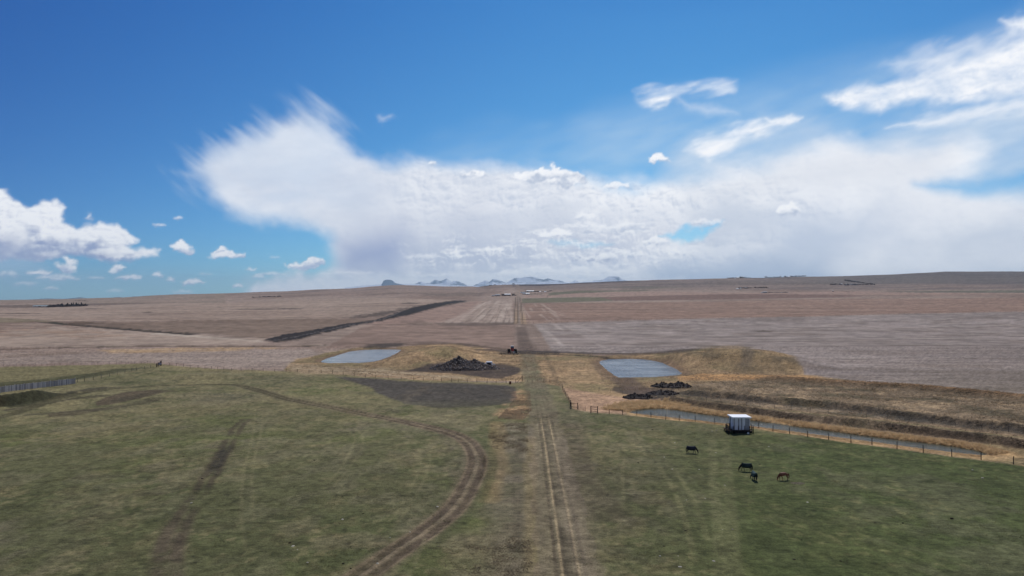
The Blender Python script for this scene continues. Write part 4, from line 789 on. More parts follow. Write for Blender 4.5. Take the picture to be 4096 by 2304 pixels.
fence(FU, 'short post fence running away along the edge of the tan paddock beside the lane', m=m_dark, me=MB().tube([(0, 0, -.4), (0, 0, 1.25)], [.08, .07], 7).mesh('post'), lean=.02)
FB = [(677, 1462), (705, 1464.5), (734, 1467), (761, 1471), (792, 1473), (820, 1474.5), (845, 1476.5), (870.7, 1478.5), (895.6, 1481), (925.5, 1483.7), (964.7, 1484), (1008, 1485.7), (1053, 1487), (1099, 1487), (1144.5, 1487.5), (1190, 1488.5), (1236, 1489.7), (1285, 1492), (1329.5, 1495), (1373, 1500), (1417, 1506), (1462, 1509), (1502.7, 1512.5), (1552.7, 1515), (1604, 1519.3), (1655, 1521.5), (1693, 1523), (1732, 1524), (1766.5, 1525.7), (1806, 1527.2), (1833, 1528), (1869.5, 1529.5), (1907.7, 1531), (1947.7, 1532), (1984.5, 1533.5), (2025, 1535), (2063, 1532)]
fence(FB, 'long post and wire fence between the green pasture and the left pond', lean=.06)
fence([(15 + 25 * i + random.uniform(-3, 3), 1466 - .52 * i) for i in range(-3, 25)], 'low wire fence at the far left along the grey stubble, ending at the gate', me=thin_me, lean=.13)
FDL = [(310, 1530), (338, 1526), (373, 1520), (405, 1513), (438.5, 1506), (469, 1499), (499.6, 1493), (527.7, 1488), (547, 1483.5), (579, 1477), (602, 1472)]
fence(FDL, 'post and wire fence climbing from the plank windbreak to the field gate', lean=.04, hs=1.05)
FE = [(2396, 1564), (2440, 1572), (2491, 1579), (2600, 1583), (2709, 1592), (2766, 1599), (2825.6, 1604.5), (2884, 1611), (2941.6, 1617), (2985, 1625), (3040, 1629), (3097, 1634.5), (3165, 1639.5), (3240, 1648), (3313, 1655), (3387.6, 1663), (3464, 1669.5), (3548.5, 1680), (3635.6, 1688.5), (3730, 1700), (3825, 1711), (3928, 1720.5), (4034, 1730.5), (4150, 1743)]
fence(FE, 'thin wire fence along the grassy path beyond the canal', me=thin_me, lean=.07)
FG = []
for a, b_ in zip([(2067, 1295), (2314, 1288), (2583, 1279), (2897, 1272), (3197, 1267.5), (3596, 1256.6)], [(2314, 1288), (2583, 1279), (2897, 1272), (3197, 1267.5), (3596, 1256.6), (4130, 1245)]):
    k = int((b_[0] - a[0]) / 21)
    for i in range(k): FG.append((a[0] + (b_[0] - a[0]) * i / k, a[1] + (b_[1] - a[1]) * i / k))
fence(FG, 'far fence line dividing the wide grey stubble from the brown field behind it', me=MB().tube([(0, 0, -.4), (0, 0, 1.5)], [.13, .12], 5).mesh('post'), m=m_dark, lean=.04)
# collapsed wire gate in the lane
root, Q = fence([(2089, 1526.5), (2108, 1528.5), (2131, 1531.5), (2152, 1531.7), (2172, 1530), (2177, 1531), (2200, 1532)], 'slack wire gate with leaning stays across the farm lane', me=thin_me, m=m_dark, group='wire gates', lean=.22, hs=1.05); root.name = 'wire_gate'; root['category'] = 'gate'
a = gp(2089, 1526.5); c = gp(2068, 1532); MB().tube([Vector((0, 0, 1.9)), (c - a) + Vector((0, 0, .1))], .07, 6).obj('brace', m_dark, root); MB().tube([(0, 0, -.3), (0, 0, 2.1)], .1, 7).obj('corner_post', m_dark, root)
# timber H braces in the pasture corner
def brace(P, label, nrail):
    root = empty('fence_brace', gp(*P[0])); tag(root, label, 'fence brace', 'timber fence braces'); Q = [gp(*p) for p in P]
    for q in Q: MB().tube([(0, 0, -.4), (0, 0, 1.75)], [.11, .10], 8).obj('post', m_dark, root, loc=q - root.location)
    for k in range(nrail):
        h = [1.5, .95, .4][k] if nrail == 3 else [1.45, .55][k]
        for a, c in zip(Q[:-1], Q[1:]): MB().tube([a - root.location + Vector((0, 0, h)), c - root.location + Vector((0, 0, h))], .065, 6).obj('rail', m_dark, root)
    return root
brace([(2281.5, 1625.5), (2284.5, 1635), (2310.6, 1637)], 'two-rail timber brace at the paddock corner nearest the lane', 2)
brace([(2363.5, 1650), (2390.5, 1651.5)], 'three-rail timber brace on the pasture fence, right of the paddock corner', 3)
root, Q = fence([(2314.7, 1639.5), (2341, 1643)], 'pair of thin leaning posts between the two timber braces', me=thin_me, lean=.03, w=True)
# gate on the knoll
root = empty('field_gate', gp(626, 1467)); tag(root, 'dark field gate with thick posts at the corner of the left fences', 'gate')
A0 = gp(626, 1467); A1 = gp(646, 1461.5)
for f_, h in ((0, 1.5), (.32, 1.7), (.95, 2.1), (.78, 2.0)):
    q = A0.lerp(A1, f_) - root.location; MB().tube([q + Vector((0, 0, -.4)), q + Vector((0, 0, h))], .17, 8).obj('post', m_dark, root)
for h in (.5, .95, 1.4): MB().tube([A0.lerp(A1, .0) - root.location + Vector((0, 0, h * .9)), A0.lerp(A1, 1) - root.location + Vector((0, 0, h * 1.15))], .07, 6).obj('rail', m_dark, root)
MB().box(-.7, .7, -.05, .05, .5, 1.35).obj('panel', mat('grey_panel', S(150, 150, 165), .6), root, loc=A0.lerp(A1, .62) - root.location)

# ------------------------------------------------------------------ plank windbreak
m_plank = [mat('grey_plank', S(196, 190, 186), .9, .1, noise=(3, .25)), mat('dark_grey_plank', S(160, 154, 150), .9, .1, noise=(3, .25)), mat('pale_plank', S(142, 140, 144), .9, .1, noise=(3, .2))]
B1 = gp(299, 1534.5); B0 = gp(-60, 1578); B0.z = float(H(np.array([B0.x]), np.array([B0.y]))[0]); root = empty('windbreak_fence', B1); tag(root, 'solid grey plank windbreak fence behind the dark earth bank', 'windbreak')
dv = B0 - B1; L = math.hypot(dv.x, dv.y); ang = math.atan2(dv.y, dv.x); nb = min(290, int(L / .27)); pms = [MB().box(-.12, .12, -.018, .018, -.25, 1.8).mesh('plank') for _ in range(3)]
for me_, m_ in zip(pms, m_plank): me_.materials.append(m_)
for i in range(nb):
    f_ = (i + .5) / nb; o = bpy.data.objects.new('plank', pms[random.choice((0, 0, 1, 1, 2))]); COL.objects.link(o); o.parent = root
    x, y = B1.x + dv.x * f_, B1.y + dv.y * f_; zg = float(H(np.array([x]), np.array([y]))[0])
    o.location = (x - B1.x, y - B1.y, zg - B1.z + random.uniform(-.04, .04)); o.rotation_euler = (0, random.gauss(0, .01), ang)
for h in (.5, 1.1, 1.75):
    b = MB(); P = []
    for i in range(0, 21):
        x, y = B1.x + dv.x * i / 20, B1.y + dv.y * i / 20; P.append((x - B1.x + .1 * math.sin(ang), y - B1.y - .1 * math.cos(ang) + .12, float(H(np.array([x]), np.array([y]))[0]) - B1.z + h))
    b.tube(P, .05, 4).obj('rail', m_plank[1], root)
for i in range(0, 21, 2):
    x, y = B1.x + dv.x * i / 20, B1.y + dv.y * i / 20
    MB().tube([(0, 0, -.4), (0, 0, 2.1)], .09, 6).obj('post', m_plank[1], root, loc=(x - B1.x, y - B1.y + .22, float(H(np.array([x]), np.array([y]))[0]) - B1.z))

# ------------------------------------------------------------------ pump shed on its deck
m_white = mat('weathered_white_paint', S(214, 216, 220), .7, .3, noise=(2.5, .12)); m_roof = mat('white_roof_sheet', S(236, 238, 242), .55, .3); m_grey = mat('stained_white_board', S(150, 150, 152), .8, .2, noise=(2, .3)); m_rust = mat('brown_weathered_wood', S(78, 66, 60), .9, .1, noise=(4, .3)); m_blk = mat('black_parts_and_shade', S(34, 34, 34), .9, .1)
P0 = gp(2966, 1731); root = empty('pump_shed', P0); tag(root, 'small white shed with a flat overhanging roof on a railed deck by the canal', 'shed')
P0z = .0; W_, D_, Fz, Hh = 3.55, 3.0, .62, 3.25
MB().box(-W_ / 2, W_ / 2, 0, D_, Fz, Hh).obj('wall', m_white, root)
x = -W_ / 2
for i in range(11):                                        # board siding seen from the front and the left side
    m_ = random.choice((m_white, m_white, m_grey)); w_ = W_ / 11
    MB().box(x + .012, x + w_ - .012, -.035, -.002, Fz + .02, Hh - .02).obj('board', m_, root); x += w_
for i in range(9):
    y = D_ / 9 * i
    if 2 <= i <= 4: continue
    MB().box(-W_ / 2 - .035, -W_ / 2 - .002, y + .012, y + D_ / 9 - .012, Fz + .02, Hh - .02).obj('board', random.choice((m_white, m_grey)), root)
MB().box(-W_ / 2 - .05, -W_ / 2 - .004, D_ / 9 * 2 + .03, D_ / 9 * 5 - .03, Fz + .05, Fz + 2.05).obj('door', mat('pale_door', S(226, 228, 234), .6), root)
for xx in (-W_ / 2 - .05, W_ / 2 - .05): MB().box(xx, xx + .1, -.07, -.036, Fz, Hh - .01).obj('corner_board', m_white, root)
MB().box(-W_ / 2 - .32, W_ / 2 + .32, -.35, D_ + .35, Hh + .002, Hh + .24).obj('roof', m_roof, root)
MB().box(-W_ / 2 - .36, W_ / 2 + .36, -.39, D_ + .39, Hh + .242, Hh + .28).obj('roof_edge', m_roof, root)
MB().box(-2.0, 1.95, -.6, -.52, -.3, Fz - .1).obj('underdeck_shade', m_blk, root)  # added black strip standing in for the shadow beneath the deck
for i in range(16):                                        # deck boards
    y = -.85 + i * .26; MB().box(-3.15, 2.35, y, y + .235, Fz - .09, Fz - .02).obj('deck_board', m_rust, root)
for xx in (-2.9, -1.2, .5, 2.1):
    MB().box(xx - .08, xx + .08, -.7, 3.1, Fz - .28, Fz - .1).obj('beam', m_blk, root)
    for yy in (-.6, 1.2, 3.0): MB().box(xx - .09, xx + .09, yy - .09, yy + .09, -.4, Fz - .285).obj('pile', m_dark, root)
def rail_run(P, hts=(.45, .95), closed=False):
    for p in P: MB().box(p[0] - .06, p[0] + .06, p[1] - .06, p[1] + .06, -.3 if p[2] else Fz - .1, Fz + 1.08 if p[2] != 2 else Fz + 1.7).obj('rail_post', m_dark, root)
    for a, c in zip(P[:-1], P[1:]):
        for h in hts: MB().tube([(a[0], a[1], Fz + h), (c[0], c[1], Fz + h)], .055, 4).obj('rail', m_dark, root)
rail_run([(-1.85, 2.6, 0), (-2.6, 2.3, 1), (-3.1, 1.3, 1), (-3.1, .2, 1), (-3.1, -.9, 1)], (.3, .65, 1.0)); rail_run([(-3.1, -.9, 1), (-2.0, -.92, 1)], (.1, .45, .8)); rail_run([(-2.0, -.92, 1), (-1.0, -.93, 1), (.4, -.93, 1), (1.5, -.93, 1)], (-.05, .12)); rail_run([(1.5, -.93, 1), (2.3, -.93, 1)], (.3, .65)); rail_run([(2.3, -.93, 1), (2.45, .6, 1), (2.4, 2.4, 1)], (.3, .65, 1.0))
b = empty('bucket', P0 + Vector((.95, -1.25, 0))); tag(b, 'round white bucket lying under the front edge of the shed deck', 'bucket'); bm_ = mat('white_plastic', S(200, 205, 210), .5)
MB().tube([(0, 0, .2), (0, -.34, .22)], [.17, .21], 14).obj('body', bm_, b); MB().tube([(0, -.345, .22), (0, -.37, .22)], [.225, .225], 14).obj('rim', bm_, b)

# ------------------------------------------------------------------ horses
def skin(name, verts, edges, radii, m, parent, sub=2, root_i=0):
    me = bpy.data.meshes.new(name); me.from_pydata(verts, edges, []); o = bpy.data.objects.new(name, me); COL.objects.link(o)
    sk = o.modifiers.new('s', 'SKIN'); sk.use_smooth_shade = True
    for i, r_ in enumerate(radii):
        v = me.skin_vertices[0].data[i]; v.radius = r_ if isinstance(r_, tuple) else (r_, r_); v.use_root = (i == root_i)
    sb = o.modifiers.new('u', 'SUBSURF'); sb.levels = sub; sb.render_levels = sub
    dg = bpy.context.evaluated_depsgraph_get(); ev = o.evaluated_get(dg); m2 = bpy.data.meshes.new_from_object(ev); m2.name = name
    o.modifiers.clear(); o.data = m2; m2.materials.clear(); m2.materials.append(m); bpy.data.meshes.remove(me); o.parent = parent; return o
def horse(pos, rz, label, coat, legs, mane, rug=None, sc=1.0, step=.08, turn=0.0):
    root = empty('horse', pos, rz); root.scale = (sc,) * 3; tag(root, label, 'horse', 'horses grazing in the pasture')
    V = []; Ed = []; Rr = []
    def chain(pts, start=None):
        prev = start
        for p, r_ in pts:
            V.append(p); Rr.append(r_); i = len(V) - 1
            if prev is not None: Ed.append((prev, i))
            prev = i
        return prev
    tz = turn
    chain([((-.62, 0, 1.16), (.27, .30)), ((-.32, 0, 1.15), (.29, .31)), ((0, 0, 1.12), (.31, .33)), ((.32, 0, 1.12), (.29, .33)), ((.58, 0, 1.14), (.22, .27))])
    chain([((.80, tz * .15, 1.02), (.14, .22)), ((.98, tz * .4, .78), (.10, .17)), ((1.10, tz * .7, .54), (.08, .13)), ((1.16, tz * .85, .42), (.09, .12)), ((1.19, tz, .22), (.06, .075)), ((1.20, tz, .08), (.055, .06))], 4)
    for s in (-1, 1):
        d_ = step * s
        chain([((-.72, .14 * s, 1.0), .17), ((-.62 + d_, .17 * s, .74), .115), ((-.84 + d_, .16 * s, .48), .055), ((-.80 + d_ * 1.6, .16 * s, .14), .038), ((-.76 + d_ * 1.7, .16 * s, .03), .055)], 0)
        chain([((.52, .13 * s, .92), .14), ((.47 - d_, .15 * s, .70), .08), ((.50 - d_ * 1.8, .15 * s, .42), .05), ((.49 - d_ * 2.4, .15 * s, .12), .036), ((.53 - d_ * 2.6, .15 * s, .03), .052)], 3)
    skin('body', V, Ed, Rr, coat, root)
    MB().tube([(-.88, 0, 1.22), (-1.0, 0, 1.1), (-1.05, 0, .8), (-1.04, 0, .5), (-1.0, 0, .32)], [.04, .07, .08, .07, .02], 8).obj('tail', mane, root, smooth=True)
    b = MB(); P = [(.62, 0, 1.42), (.80, tz * .15, 1.26), (1.0, tz * .4, 1.0), (1.16, tz * .7, .70), (1.24, tz * .85, .56)]
    for i, p in enumerate(P): b.v += [(p[0] - .05, p[1] - .03, p[2] - .1), (p[0] + .02, p[1], p[2] + .02), (p[0] - .05, p[1] + .05, p[2] - .12)]
    for i in range(len(P) - 1):
        for k in range(3): b.f.append((i * 3 + k, i * 3 + (k + 1) % 3, i * 3 + 3 + (k + 1) % 3, i * 3 + 3 + k))
    b.obj('mane', mane, root)
    for s in (-1, 1): MB().tube([(1.17, tz * .85 + .06 * s, .55), (1.22, tz * .85 + .08 * s, .68)], [.03, .006], 5).obj('ear', coat, root)
    if rug:
        b = MB(); nx, nt_ = 13, 13
        for i in range(nx):
            f_ = i / (nx - 1); x = -.93 + 1.63 * f_; hw = .345 + .03 * math.sin(f_ * math.pi) - (.10 * max(0, f_ - .8) / .2) - (.06 * max(0, .12 - f_) / .12); top = 1.47 + .03 * math.cos(f_ * 6) - (.02 if f_ < .9 else -.02); hem = .70 + .03 * math.sin(f_ * 9) + (.12 * max(0, .1 - f_) / .1)
            for j in range(nt_):
                t = math.pi * j / (nt_ - 1); c_ = math.cos(t); s_ = math.sin(t); y = hw * (abs(c_) ** .7) * (1 if c_ > 0 else -1); z = hem + (top - hem) * (s_ ** .62)
                b.v.append((x, y, z))
        for i in range(nx - 1):
            for j in range(nt_ - 1): a = i * nt_ + j; b.f.append((a, a + 1, a + nt_ + 1, a + nt_))
        b.f.append(tuple(range(nt_))); o = b.obj('blanket', rug, root, smooth=True); md = o.modifiers.new('t', 'SOLIDIFY'); md.thickness = .02
        MB().tube([(.50, .30, .80), (.70, 0, .84), (.50, -.30, .80)], .02, 5).obj('strap', rug, root)
    return root
m_hb = mat('black_horse_coat', S(38, 32, 30), .6, .3); m_hd = mat('dark_bay_coat', S(48, 34, 30), .6, .3); m_hc = mat('chestnut_coat', S(112, 64, 44), .6, .3, noise=(3, .15)); m_mane = mat('black_hair', S(26, 23, 22), .7, .3); m_cm = mat('chestnut_hair', S(92, 48, 32), .7, .2)
m_rn = mat('navy_blanket', S(44, 45, 52), .85, .15, noise=(4, .12)); m_rg = mat('dark_green_blanket', S(38, 50, 48), .85, .15, noise=(4, .12)); m_rt = mat('teal_green_blanket', S(56, 74, 74), .85, .15, noise=(4, .12))
horse(gp(2767, 1814.5), R(-11), 'black horse in a navy blanket grazing alone nearest the shed, facing right', m_hb, m_hb, m_mane, m_rn, 1.0, .09)
horse(gp(2984, 1886), R(166), 'dark bay horse in a dark green blanket grazing with its head to the left', m_hd, m_hd, m_mane, m_rg, 1.0, .1)
horse(gp(3017, 1922), R(88), 'black horse in a teal blanket seen from behind, rump towards the camera', m_hb, m_hb, m_mane, m_rt, .98, .06, .25)
horse(gp(3134, 1922.5), R(192), 'chestnut horse without a blanket, furthest right of the grazing horses', m_hc, m_hc, m_cm, None, .96, .11)

# ------------------------------------------------------------------ heaps
def heap(name, label, cat, cx, cy, rx, ry, h, m, seed, rough=.25, n=70, peaks=((0, 0, 1, 1),), clods=0, parts=True):
    """lumpy mound; peaks = (dx, dy, height, width) fractions"""
    u = np.linspace(-1.15, 1.15, n); U, W = np.meshgrid(u, u); X = U * rx; Y = W * ry
    z = np.zeros(U.shape)
    for px_, py_, ph, pw in peaks:
        q = np.sqrt(((U - px_) / pw) ** 2 + ((W - py_) / pw) ** 2); z = np.maximum(z, h * ph * (1 - np.clip(q, 0, 1)) ** .95)
    e = 1 - sm(.8, 1.12, np.sqrt(U ** 2 + W ** 2)); z = z + (fbm(X / (rx * .18), Y / (rx * .18), 5, seed) * rough * (.35 + z / h) + rough * .3) * e - (1 - e) * .5
    o = empty(name, (cx, cy, float(H(np.array([cx]), np.array([cy]))[0]))); tag(o, label, cat)
    gz = H(cx + X, cy + Y) - o.location.z
    i = np.arange(n * n).reshape(n, n); q = np.stack([i[:-1, :-1], i[:-1, 1:], i[1:, 1:], i[1:, :-1]], -1).reshape(-1, 4)
    link('mound', mesh_np('mound', np.stack([X, Y, z + gz], -1).reshape(-1, 3), q, False), m[0], o)
    if clods:
        b = MB()
        for _ in range(clods):
            while True:
                a, c = random.uniform(-1, 1), random.uniform(-1, 1)
                if a * a + c * c < 1: break
            ii, jj = int((c + 1.15) / 2.3 * (n - 1)), int((a + 1.15) / 2.3 * (n - 1)); s = random.uniform(.06, .22) * (1 + rough)
            zc = z[ii, jj] + gz[ii, jj]; M = Matrix.Translation((a * rx, c * ry, zc + s * .3)) @ Matrix.Rotation(random.random() * 6, 4, Vector((random.random(), random.random(), random.random())).normalized())
            b.box(-s, s, -s * .8, s * .8, -s * .6, s * .6, M, .4)
        tag(b.obj('clod', m[1], o), kind='stuff')
    return o
m_man = mat('dark_manure', S(66, 58, 54), .95, .05, noise=(1.2, .4), bump=(3, .8, .2)); m_clod = mat('pale_clods', S(134, 124, 116), .95, .05, noise=(1, .4)); m_soil = mat('wet_dark_soil', S(64, 58, 56), .9, .15, noise=(1.2, .3), bump=(3, .9, .25))
c0 = gp(1855, 1480); heap('manure_pile', 'tall dark heap of manure and soil on the bare ground behind the fence', 'heap', c0.x, c0.y + 5, 15.0, 9.5, 4.7, (m_man, m_clod), 5, .85, 100, ((-.14, 0, 1, .72), (.26, .05, .78, .5), (-.02, -.2, .62, .8), (-.5, .1, .4, .5), (.6, 0, .35, .45), (0, 0, .32, 1.0)), 900)
c0 = gp(2692, 1552); heap('soil_heap', 'long dark heap of dug soil right of the pond outlet', 'heap', c0.x, c0.y + 3, 7.0, 3.6, 1.5, (m_soil, m_man), 6, .5, 60, ((-.35, 0, .8, .8), (.35, .1, 1, .7), (0, 0, .7, 1)), 160)
c0 = gp(2655, 1580); heap('soil_heap', 'low dark spread of dug soil in the middle, between the two other heaps', 'heap', c0.x, c0.y + 1.5, 5.4, 3.6, .9, (m_soil, m_man), 7, .5, 50, ((0, 0, 1, 1), (.5, .4, .8, .6)), 120)
c0 = gp(2552, 1594); heap('soil_heap', 'dark heap of dug soil nearest the start of the canal', 'heap', c0.x, c0.y + 1.0, 4.6, 2.6, 1.0, (m_soil, m_man), 8, .45, 50, ((-.1, 0, 1, 1), (.5, .2, .8, .5)), 110)
# overturned white tank and scattered white rubbish beside the pile
m_wt = mat('white_tank', S(222, 222, 224), .5); q = gp(1957, 1461); root = empty('white_tank', q); tag(root, 'white tank lying open on its side right of the manure pile', 'tank')
b = MB(); n = 16
for (x0, x1) in ((-1.3, 1.3),):
    b.tube([(x0, .9, .9), (x0, .9, .9), (x1, .9, .9)], [.01, .95, .95], n, False)
b.tube([(-1.3, .5, .85), (1.3, .5, .85)], .9, 18).obj('shell', m_wt, root); MB().box(-1.0, .8, -.46, .0, .25, 1.15).obj('hollow_shade', m_blk, root)  # closed black block stands in for the shade inside the tank
for i, (a, c_, s) in enumerate([(1941, 1456, .55), (1969, 1456, .45), (1973, 1459.5, .4), (1978, 1459, .4), (1970, 1460.5, .25), (1972, 1471, .25), (2015, 1474, .2), (1965, 1464, .2)]):
    b = MB(); b.tube([(0, 0, -.05), (0, 0, s * .4), (s * .15, .1 * s, s * .9), (s * .2, 0, s * 1.1)], [s * .45, s * .6, s * .45, s * .15], 7); o = b.obj('rubbish_bag', m_wt, None, gp(a, c_)); o.rotation_euler = (0, 0, i); tag(o, ['single round white bag left of the tank', 'white bag against the right end of the tank'][i] if i < 2 else 'small white scrap scattered on dark soil beside the tank', 'rubbish', 'white rubbish beside the manure pile')
# rusty barrel by the lane
root = empty('barrel', gp(2041, 1537)); tag(root, 'rusty brown barrel standing by the fence near the lane', 'barrel'); m_rb = mat('rusty_steel', S(96, 56, 46), .8, .3, noise=(4, .3))
MB().tube([(0, 0, -.05), (0, 0, 1.0)], .36, 16).obj('drum', m_rb, root)
for h in (.33, .66, .98): MB().tube([(0, 0, h - .02), (0, 0, h + .02)], .385, 16).obj('hoop', m_rb, root)

# ------------------------------------------------------------------ tractor and cultivator
m_red = mat('red_paint', S(150, 34, 34), .45, .4); m_tyre = mat('black_rubber', S(26, 25, 25), .9, .1); m_glass = mat('cab_glass', S(60, 72, 80), .08, .6); m_cabr = mat('white_cab_roof', S(224, 214, 208), .6); m_steel = mat('worn_steel', S(84, 76, 66), .6, .4, noise=(3, .3)); m_yel = mat('faded_tan_paint', S(186, 160, 128), .7); m_cyl = mat('white_cylinder', S(220, 222, 226), .4)
T0 = gp(2049, 1412); root = empty('tractor', T0 + Vector((0, 2.2, 0)), R(4)); tag(root, 'red articulated tractor with dual black tyres and a tall cab, seen from behind', 'tractor')
MB().box(-.62, .62, -2.6, 3.4, .95, 1.75).obj('chassis', m_red, root); MB().box(-.6, .6, .7, 3.6, 1.76, 2.5, taper=.12).obj('hood', m_red, root)
MB().box(-.85, .85, -1.3, .6, 1.77, 2.15).obj('platform', m_red, root)
cab = MB().box(-.84, .84, -1.25, .55, 2.16, 2.62).obj('cab', m_red, root)
MB().box(-.78, .78, -1.2, .5, 2.63, 3.52, taper=.06).obj('window', m_glass, root)
for xx in (-.84, .76):
    for yy in (-1.28, .46): MB().box(xx, xx + .09, yy, yy + .09, 2.63, 3.54).obj('cab_pillar', m_red, root)
MB().box(-.93, .93, -1.4, .66, 3.56, 3.78, taper=.15).obj('cab_roof', m_cabr, root)
MB().tube([(.42, 1.4, 2.4), (.42, 1.4, 3.4)], .06, 8).obj('exhaust', m_blk, root)
def tyre(x, y, r=.98, w=.52):
    b = MB(); b.tube([(x - w / 2, y, r), (x - w * .38, y, r), (x + w * .38, y, r), (x + w / 2, y, r)], [r * .88, r, r, r * .88], 24)
    for k in range(20):
        t = 2 * math.pi * k / 20; M = Matrix.Translation((x, y, r)) @ Matrix.Rotation(t, 4, 'X'); b.box(-w * .48, w * .48, -.05, .05, r - .02, r + .05, M)
    o = b.obj('tyre', m_tyre, root); MB().tube([(x - w * .52, y, r), (x + w * .52, y, r)], r * .45, 14).obj('rim', m_red, o)
for yy in (-1.5, 2.4):
    for xx in (-2.15, -1.4, 1.4, 2.15): tyre(xx, yy)
root = empty('cultivator', gp(2037, 1420)); root.rotation_euler = (0, 0, R(-1)); tag(root, 'wide rusty cultivator with tan frame parked behind the red tractor', 'farm implement')
for yy in (-.6, .4, 1.3): MB().box(-5.3, 5.3, yy - .07, yy + .07, .62, .78).obj('beam', m_steel, root)
for xx in (-5.2, -3.2, -1.2, 1.2, 3.2, 5.2): MB().box(xx - .06, xx + .06, -.68, 1.4, .79, .9).obj('crossbar', m_yel, root)
for i in range(30):
    xx = -5.2 + i * .358; yy = (-.6, .4, 1.3)[i % 3]; MB().tube([(xx, yy, .6), (xx, yy + .22, .42), (xx, yy + .1, .12), (xx, yy - .12, -.05)], .035, 5).obj('tine', m_steel, root)
for xx in (-4.2, -2.2, 2.2, 4.2): MB().tube([(xx - .12, .1, .34), (xx + .12, .1, .34)], .36, 16).obj('wheel', m_tyre, root)
for xx in (2.1, 2.9): MB().tube([(xx, .4, .8), (xx - .05, .6, 1.95)], .08, 8).obj('lift_cylinder', m_cyl, root)
MB().box(-.12, .12, 1.4, 4.2, .7, .85).obj('drawbar', m_red, root)
for xx in (-3.6, -2.6, .8, 1.6): MB().tube([(xx, -.2, .95), (xx + .5, -.1, 1.1)], .14, 8).obj('spring_pack', m_yel, root)

# ------------------------------------------------------------------ dry grasses (nobody could count them)
def tufts(name, n, samp, h0, h1, m, blades=6, spread=.35, wid=.05, lean=.5):
    X = []; Y = []; tries = 0
    while len(X) < n and tries < 60:
        x, y = samp(n); X += list(x); Y += list(y); tries += 1
    X = np.array(X[:n]); Y = np.array(Y[:n]); nn = len(X)
    Zg = H(X, Y) - .05; hh = rng.uniform(h0, h1, nn)
    ph = rng.uniform(0, 6.283, (nn, blades)); rr_ = rng.uniform(0, 1, (nn, blades)) ** .5 * spread; bx = X[:, None] + np.cos(ph) * rr_ * hh[:, None] * 1.4; by = Y[:, None] + np.sin(ph) * rr_ * hh[:, None] * 1.4
    wd = .5 * fbm(X / 6, Y / 6, 2, 7)[:, None] + .4
    le = rng.normal(0, lean, (nn, blades)) + wd; lf = rng.normal(0, lean, (nn, blades)); hb = hh[:, None] * rng.uniform(.6, 1.1, (nn, blades)); w_ = wid * rng.uniform(.7, 1.4, (nn, blades)); an = rng.uniform(-.8, .8, (nn, blades))
    z0 = np.broadcast_to(Zg[:, None], bx.shape); cx_, sy_ = np.cos(an) * w_, np.sin(an) * w_
    a = np.stack([bx - cx_, by - sy_, z0], -1); b = np.stack([bx + cx_, by + sy_, z0], -1); c = np.stack([bx + le * hb, by + lf * hb, z0 + hb / np.sqrt(1 + le ** 2 + lf ** 2)], -1)
    V = np.stack([a, b, c], 2).reshape(-1, 3); Fq = np.arange(len(V)).reshape(-1, 3)
    tag(link(name, mesh_np(name, V, Fq), m), kind='stuff')
def in_poly(pts, extra=None, world=False):
    P = np.array(pts if world else [flat(*p) for p in pts]); lo = P.min(0); hi = P.max(0)
    def f(n):
        x = rng.uniform(lo[0], hi[0], n); y = rng.uniform(lo[1], hi[1], n); k = inside(x, y, P)
        if extra is not None: k &= extra(x, y)
        return x[k], y[k]
    return f
def dens(x, y, s, seed, th): return fbm(x / s, y / s, 3, seed) + rng.uniform(-.35, .35, len(x)) > th
def along(line, w, off=0, ex=None):
    P = np.array(line); sg = np.hypot(*(P[1:] - P[:-1]).T); cs = np.cumsum(sg) / sg.sum()
    def f(n):
        u = rng.uniform(0, 1, n); i = np.searchsorted(cs, u); i = np.minimum(i, len(P) - 2); t = rng.uniform(0, 1, n); p = P[i] + (P[i + 1] - P[i]) * t[:, None]; d = (P[i + 1] - P[i]); d /= np.linalg.norm(d, axis=1)[:, None]
        o = off + rng.normal(0, w, n); x = p[:, 0] - d[:, 1] * o; y = p[:, 1] + d[:, 0] * o
        k = poly_sd(x, y, CW) > .15
        if ex is not None: k &= ex(x, y)
        return x[k], y[k]
    return f
m_reed = hair_mat('dry_reed', S(170, 142, 106), S(226, 198, 154), .9); m_reed2 = hair_mat('rank_grass', S(130, 114, 94), S(196, 172, 142), .35); m_weed = hair_mat('brown_weeds', S(104, 92, 76), S(164, 144, 118), .25); m_short = hair_mat('straw_grass', S(134, 118, 98), S(178, 156, 128), .2); m_olive = hair_mat('spring_grass', S(74, 80, 48), S(128, 118, 84), .2)
cant = smooth_line([flatz(a, b, WC) for a, b in [(2500, 1650)] + CAN_T + [(3990, 1822)]], 3)
tufts('reed_grass', 7500, along(cant, 1.0, 1.9, lambda x, y: dens(x, y, 4, 91, -.25)), .35, 1.0, m_reed, 8, .45, .07, .8)
tufts('reed_grass', 3500, along(smooth_line([flat(2470, 1640), flat(2500, 1622), flat(2560, 1612), flat(2640, 1610), flat(2760, 1622)], 4), 1.8, 0, lambda x, y: dens(x, y, 3, 92, -.2)), .3, .9, m_reed, 6, .35, .05)
tufts('rank_grass', 4000, along([flat(*p) for p in CAN_B[::-1]], .55, -1.1), .2, .45, m_reed, 5, .3, .03)
tufts('brown_weeds', 4500, in_poly(RW[:-1] + [(2640, 1570)], lambda x, y: dens(x, y, 7, 93, .05)), .2, .55, m_weed, 6, .4, .05)
tufts('rank_grass', 7000, in_poly(RW[:-1] + [(2640, 1570)], lambda x, y: dens(x, y, 5, 94, .05) & (seg_dist(x, y, [flat(*p) for p in PATH])[0] > 2.4)), .2, .55, m_reed2, 6, .45, .055, .8)
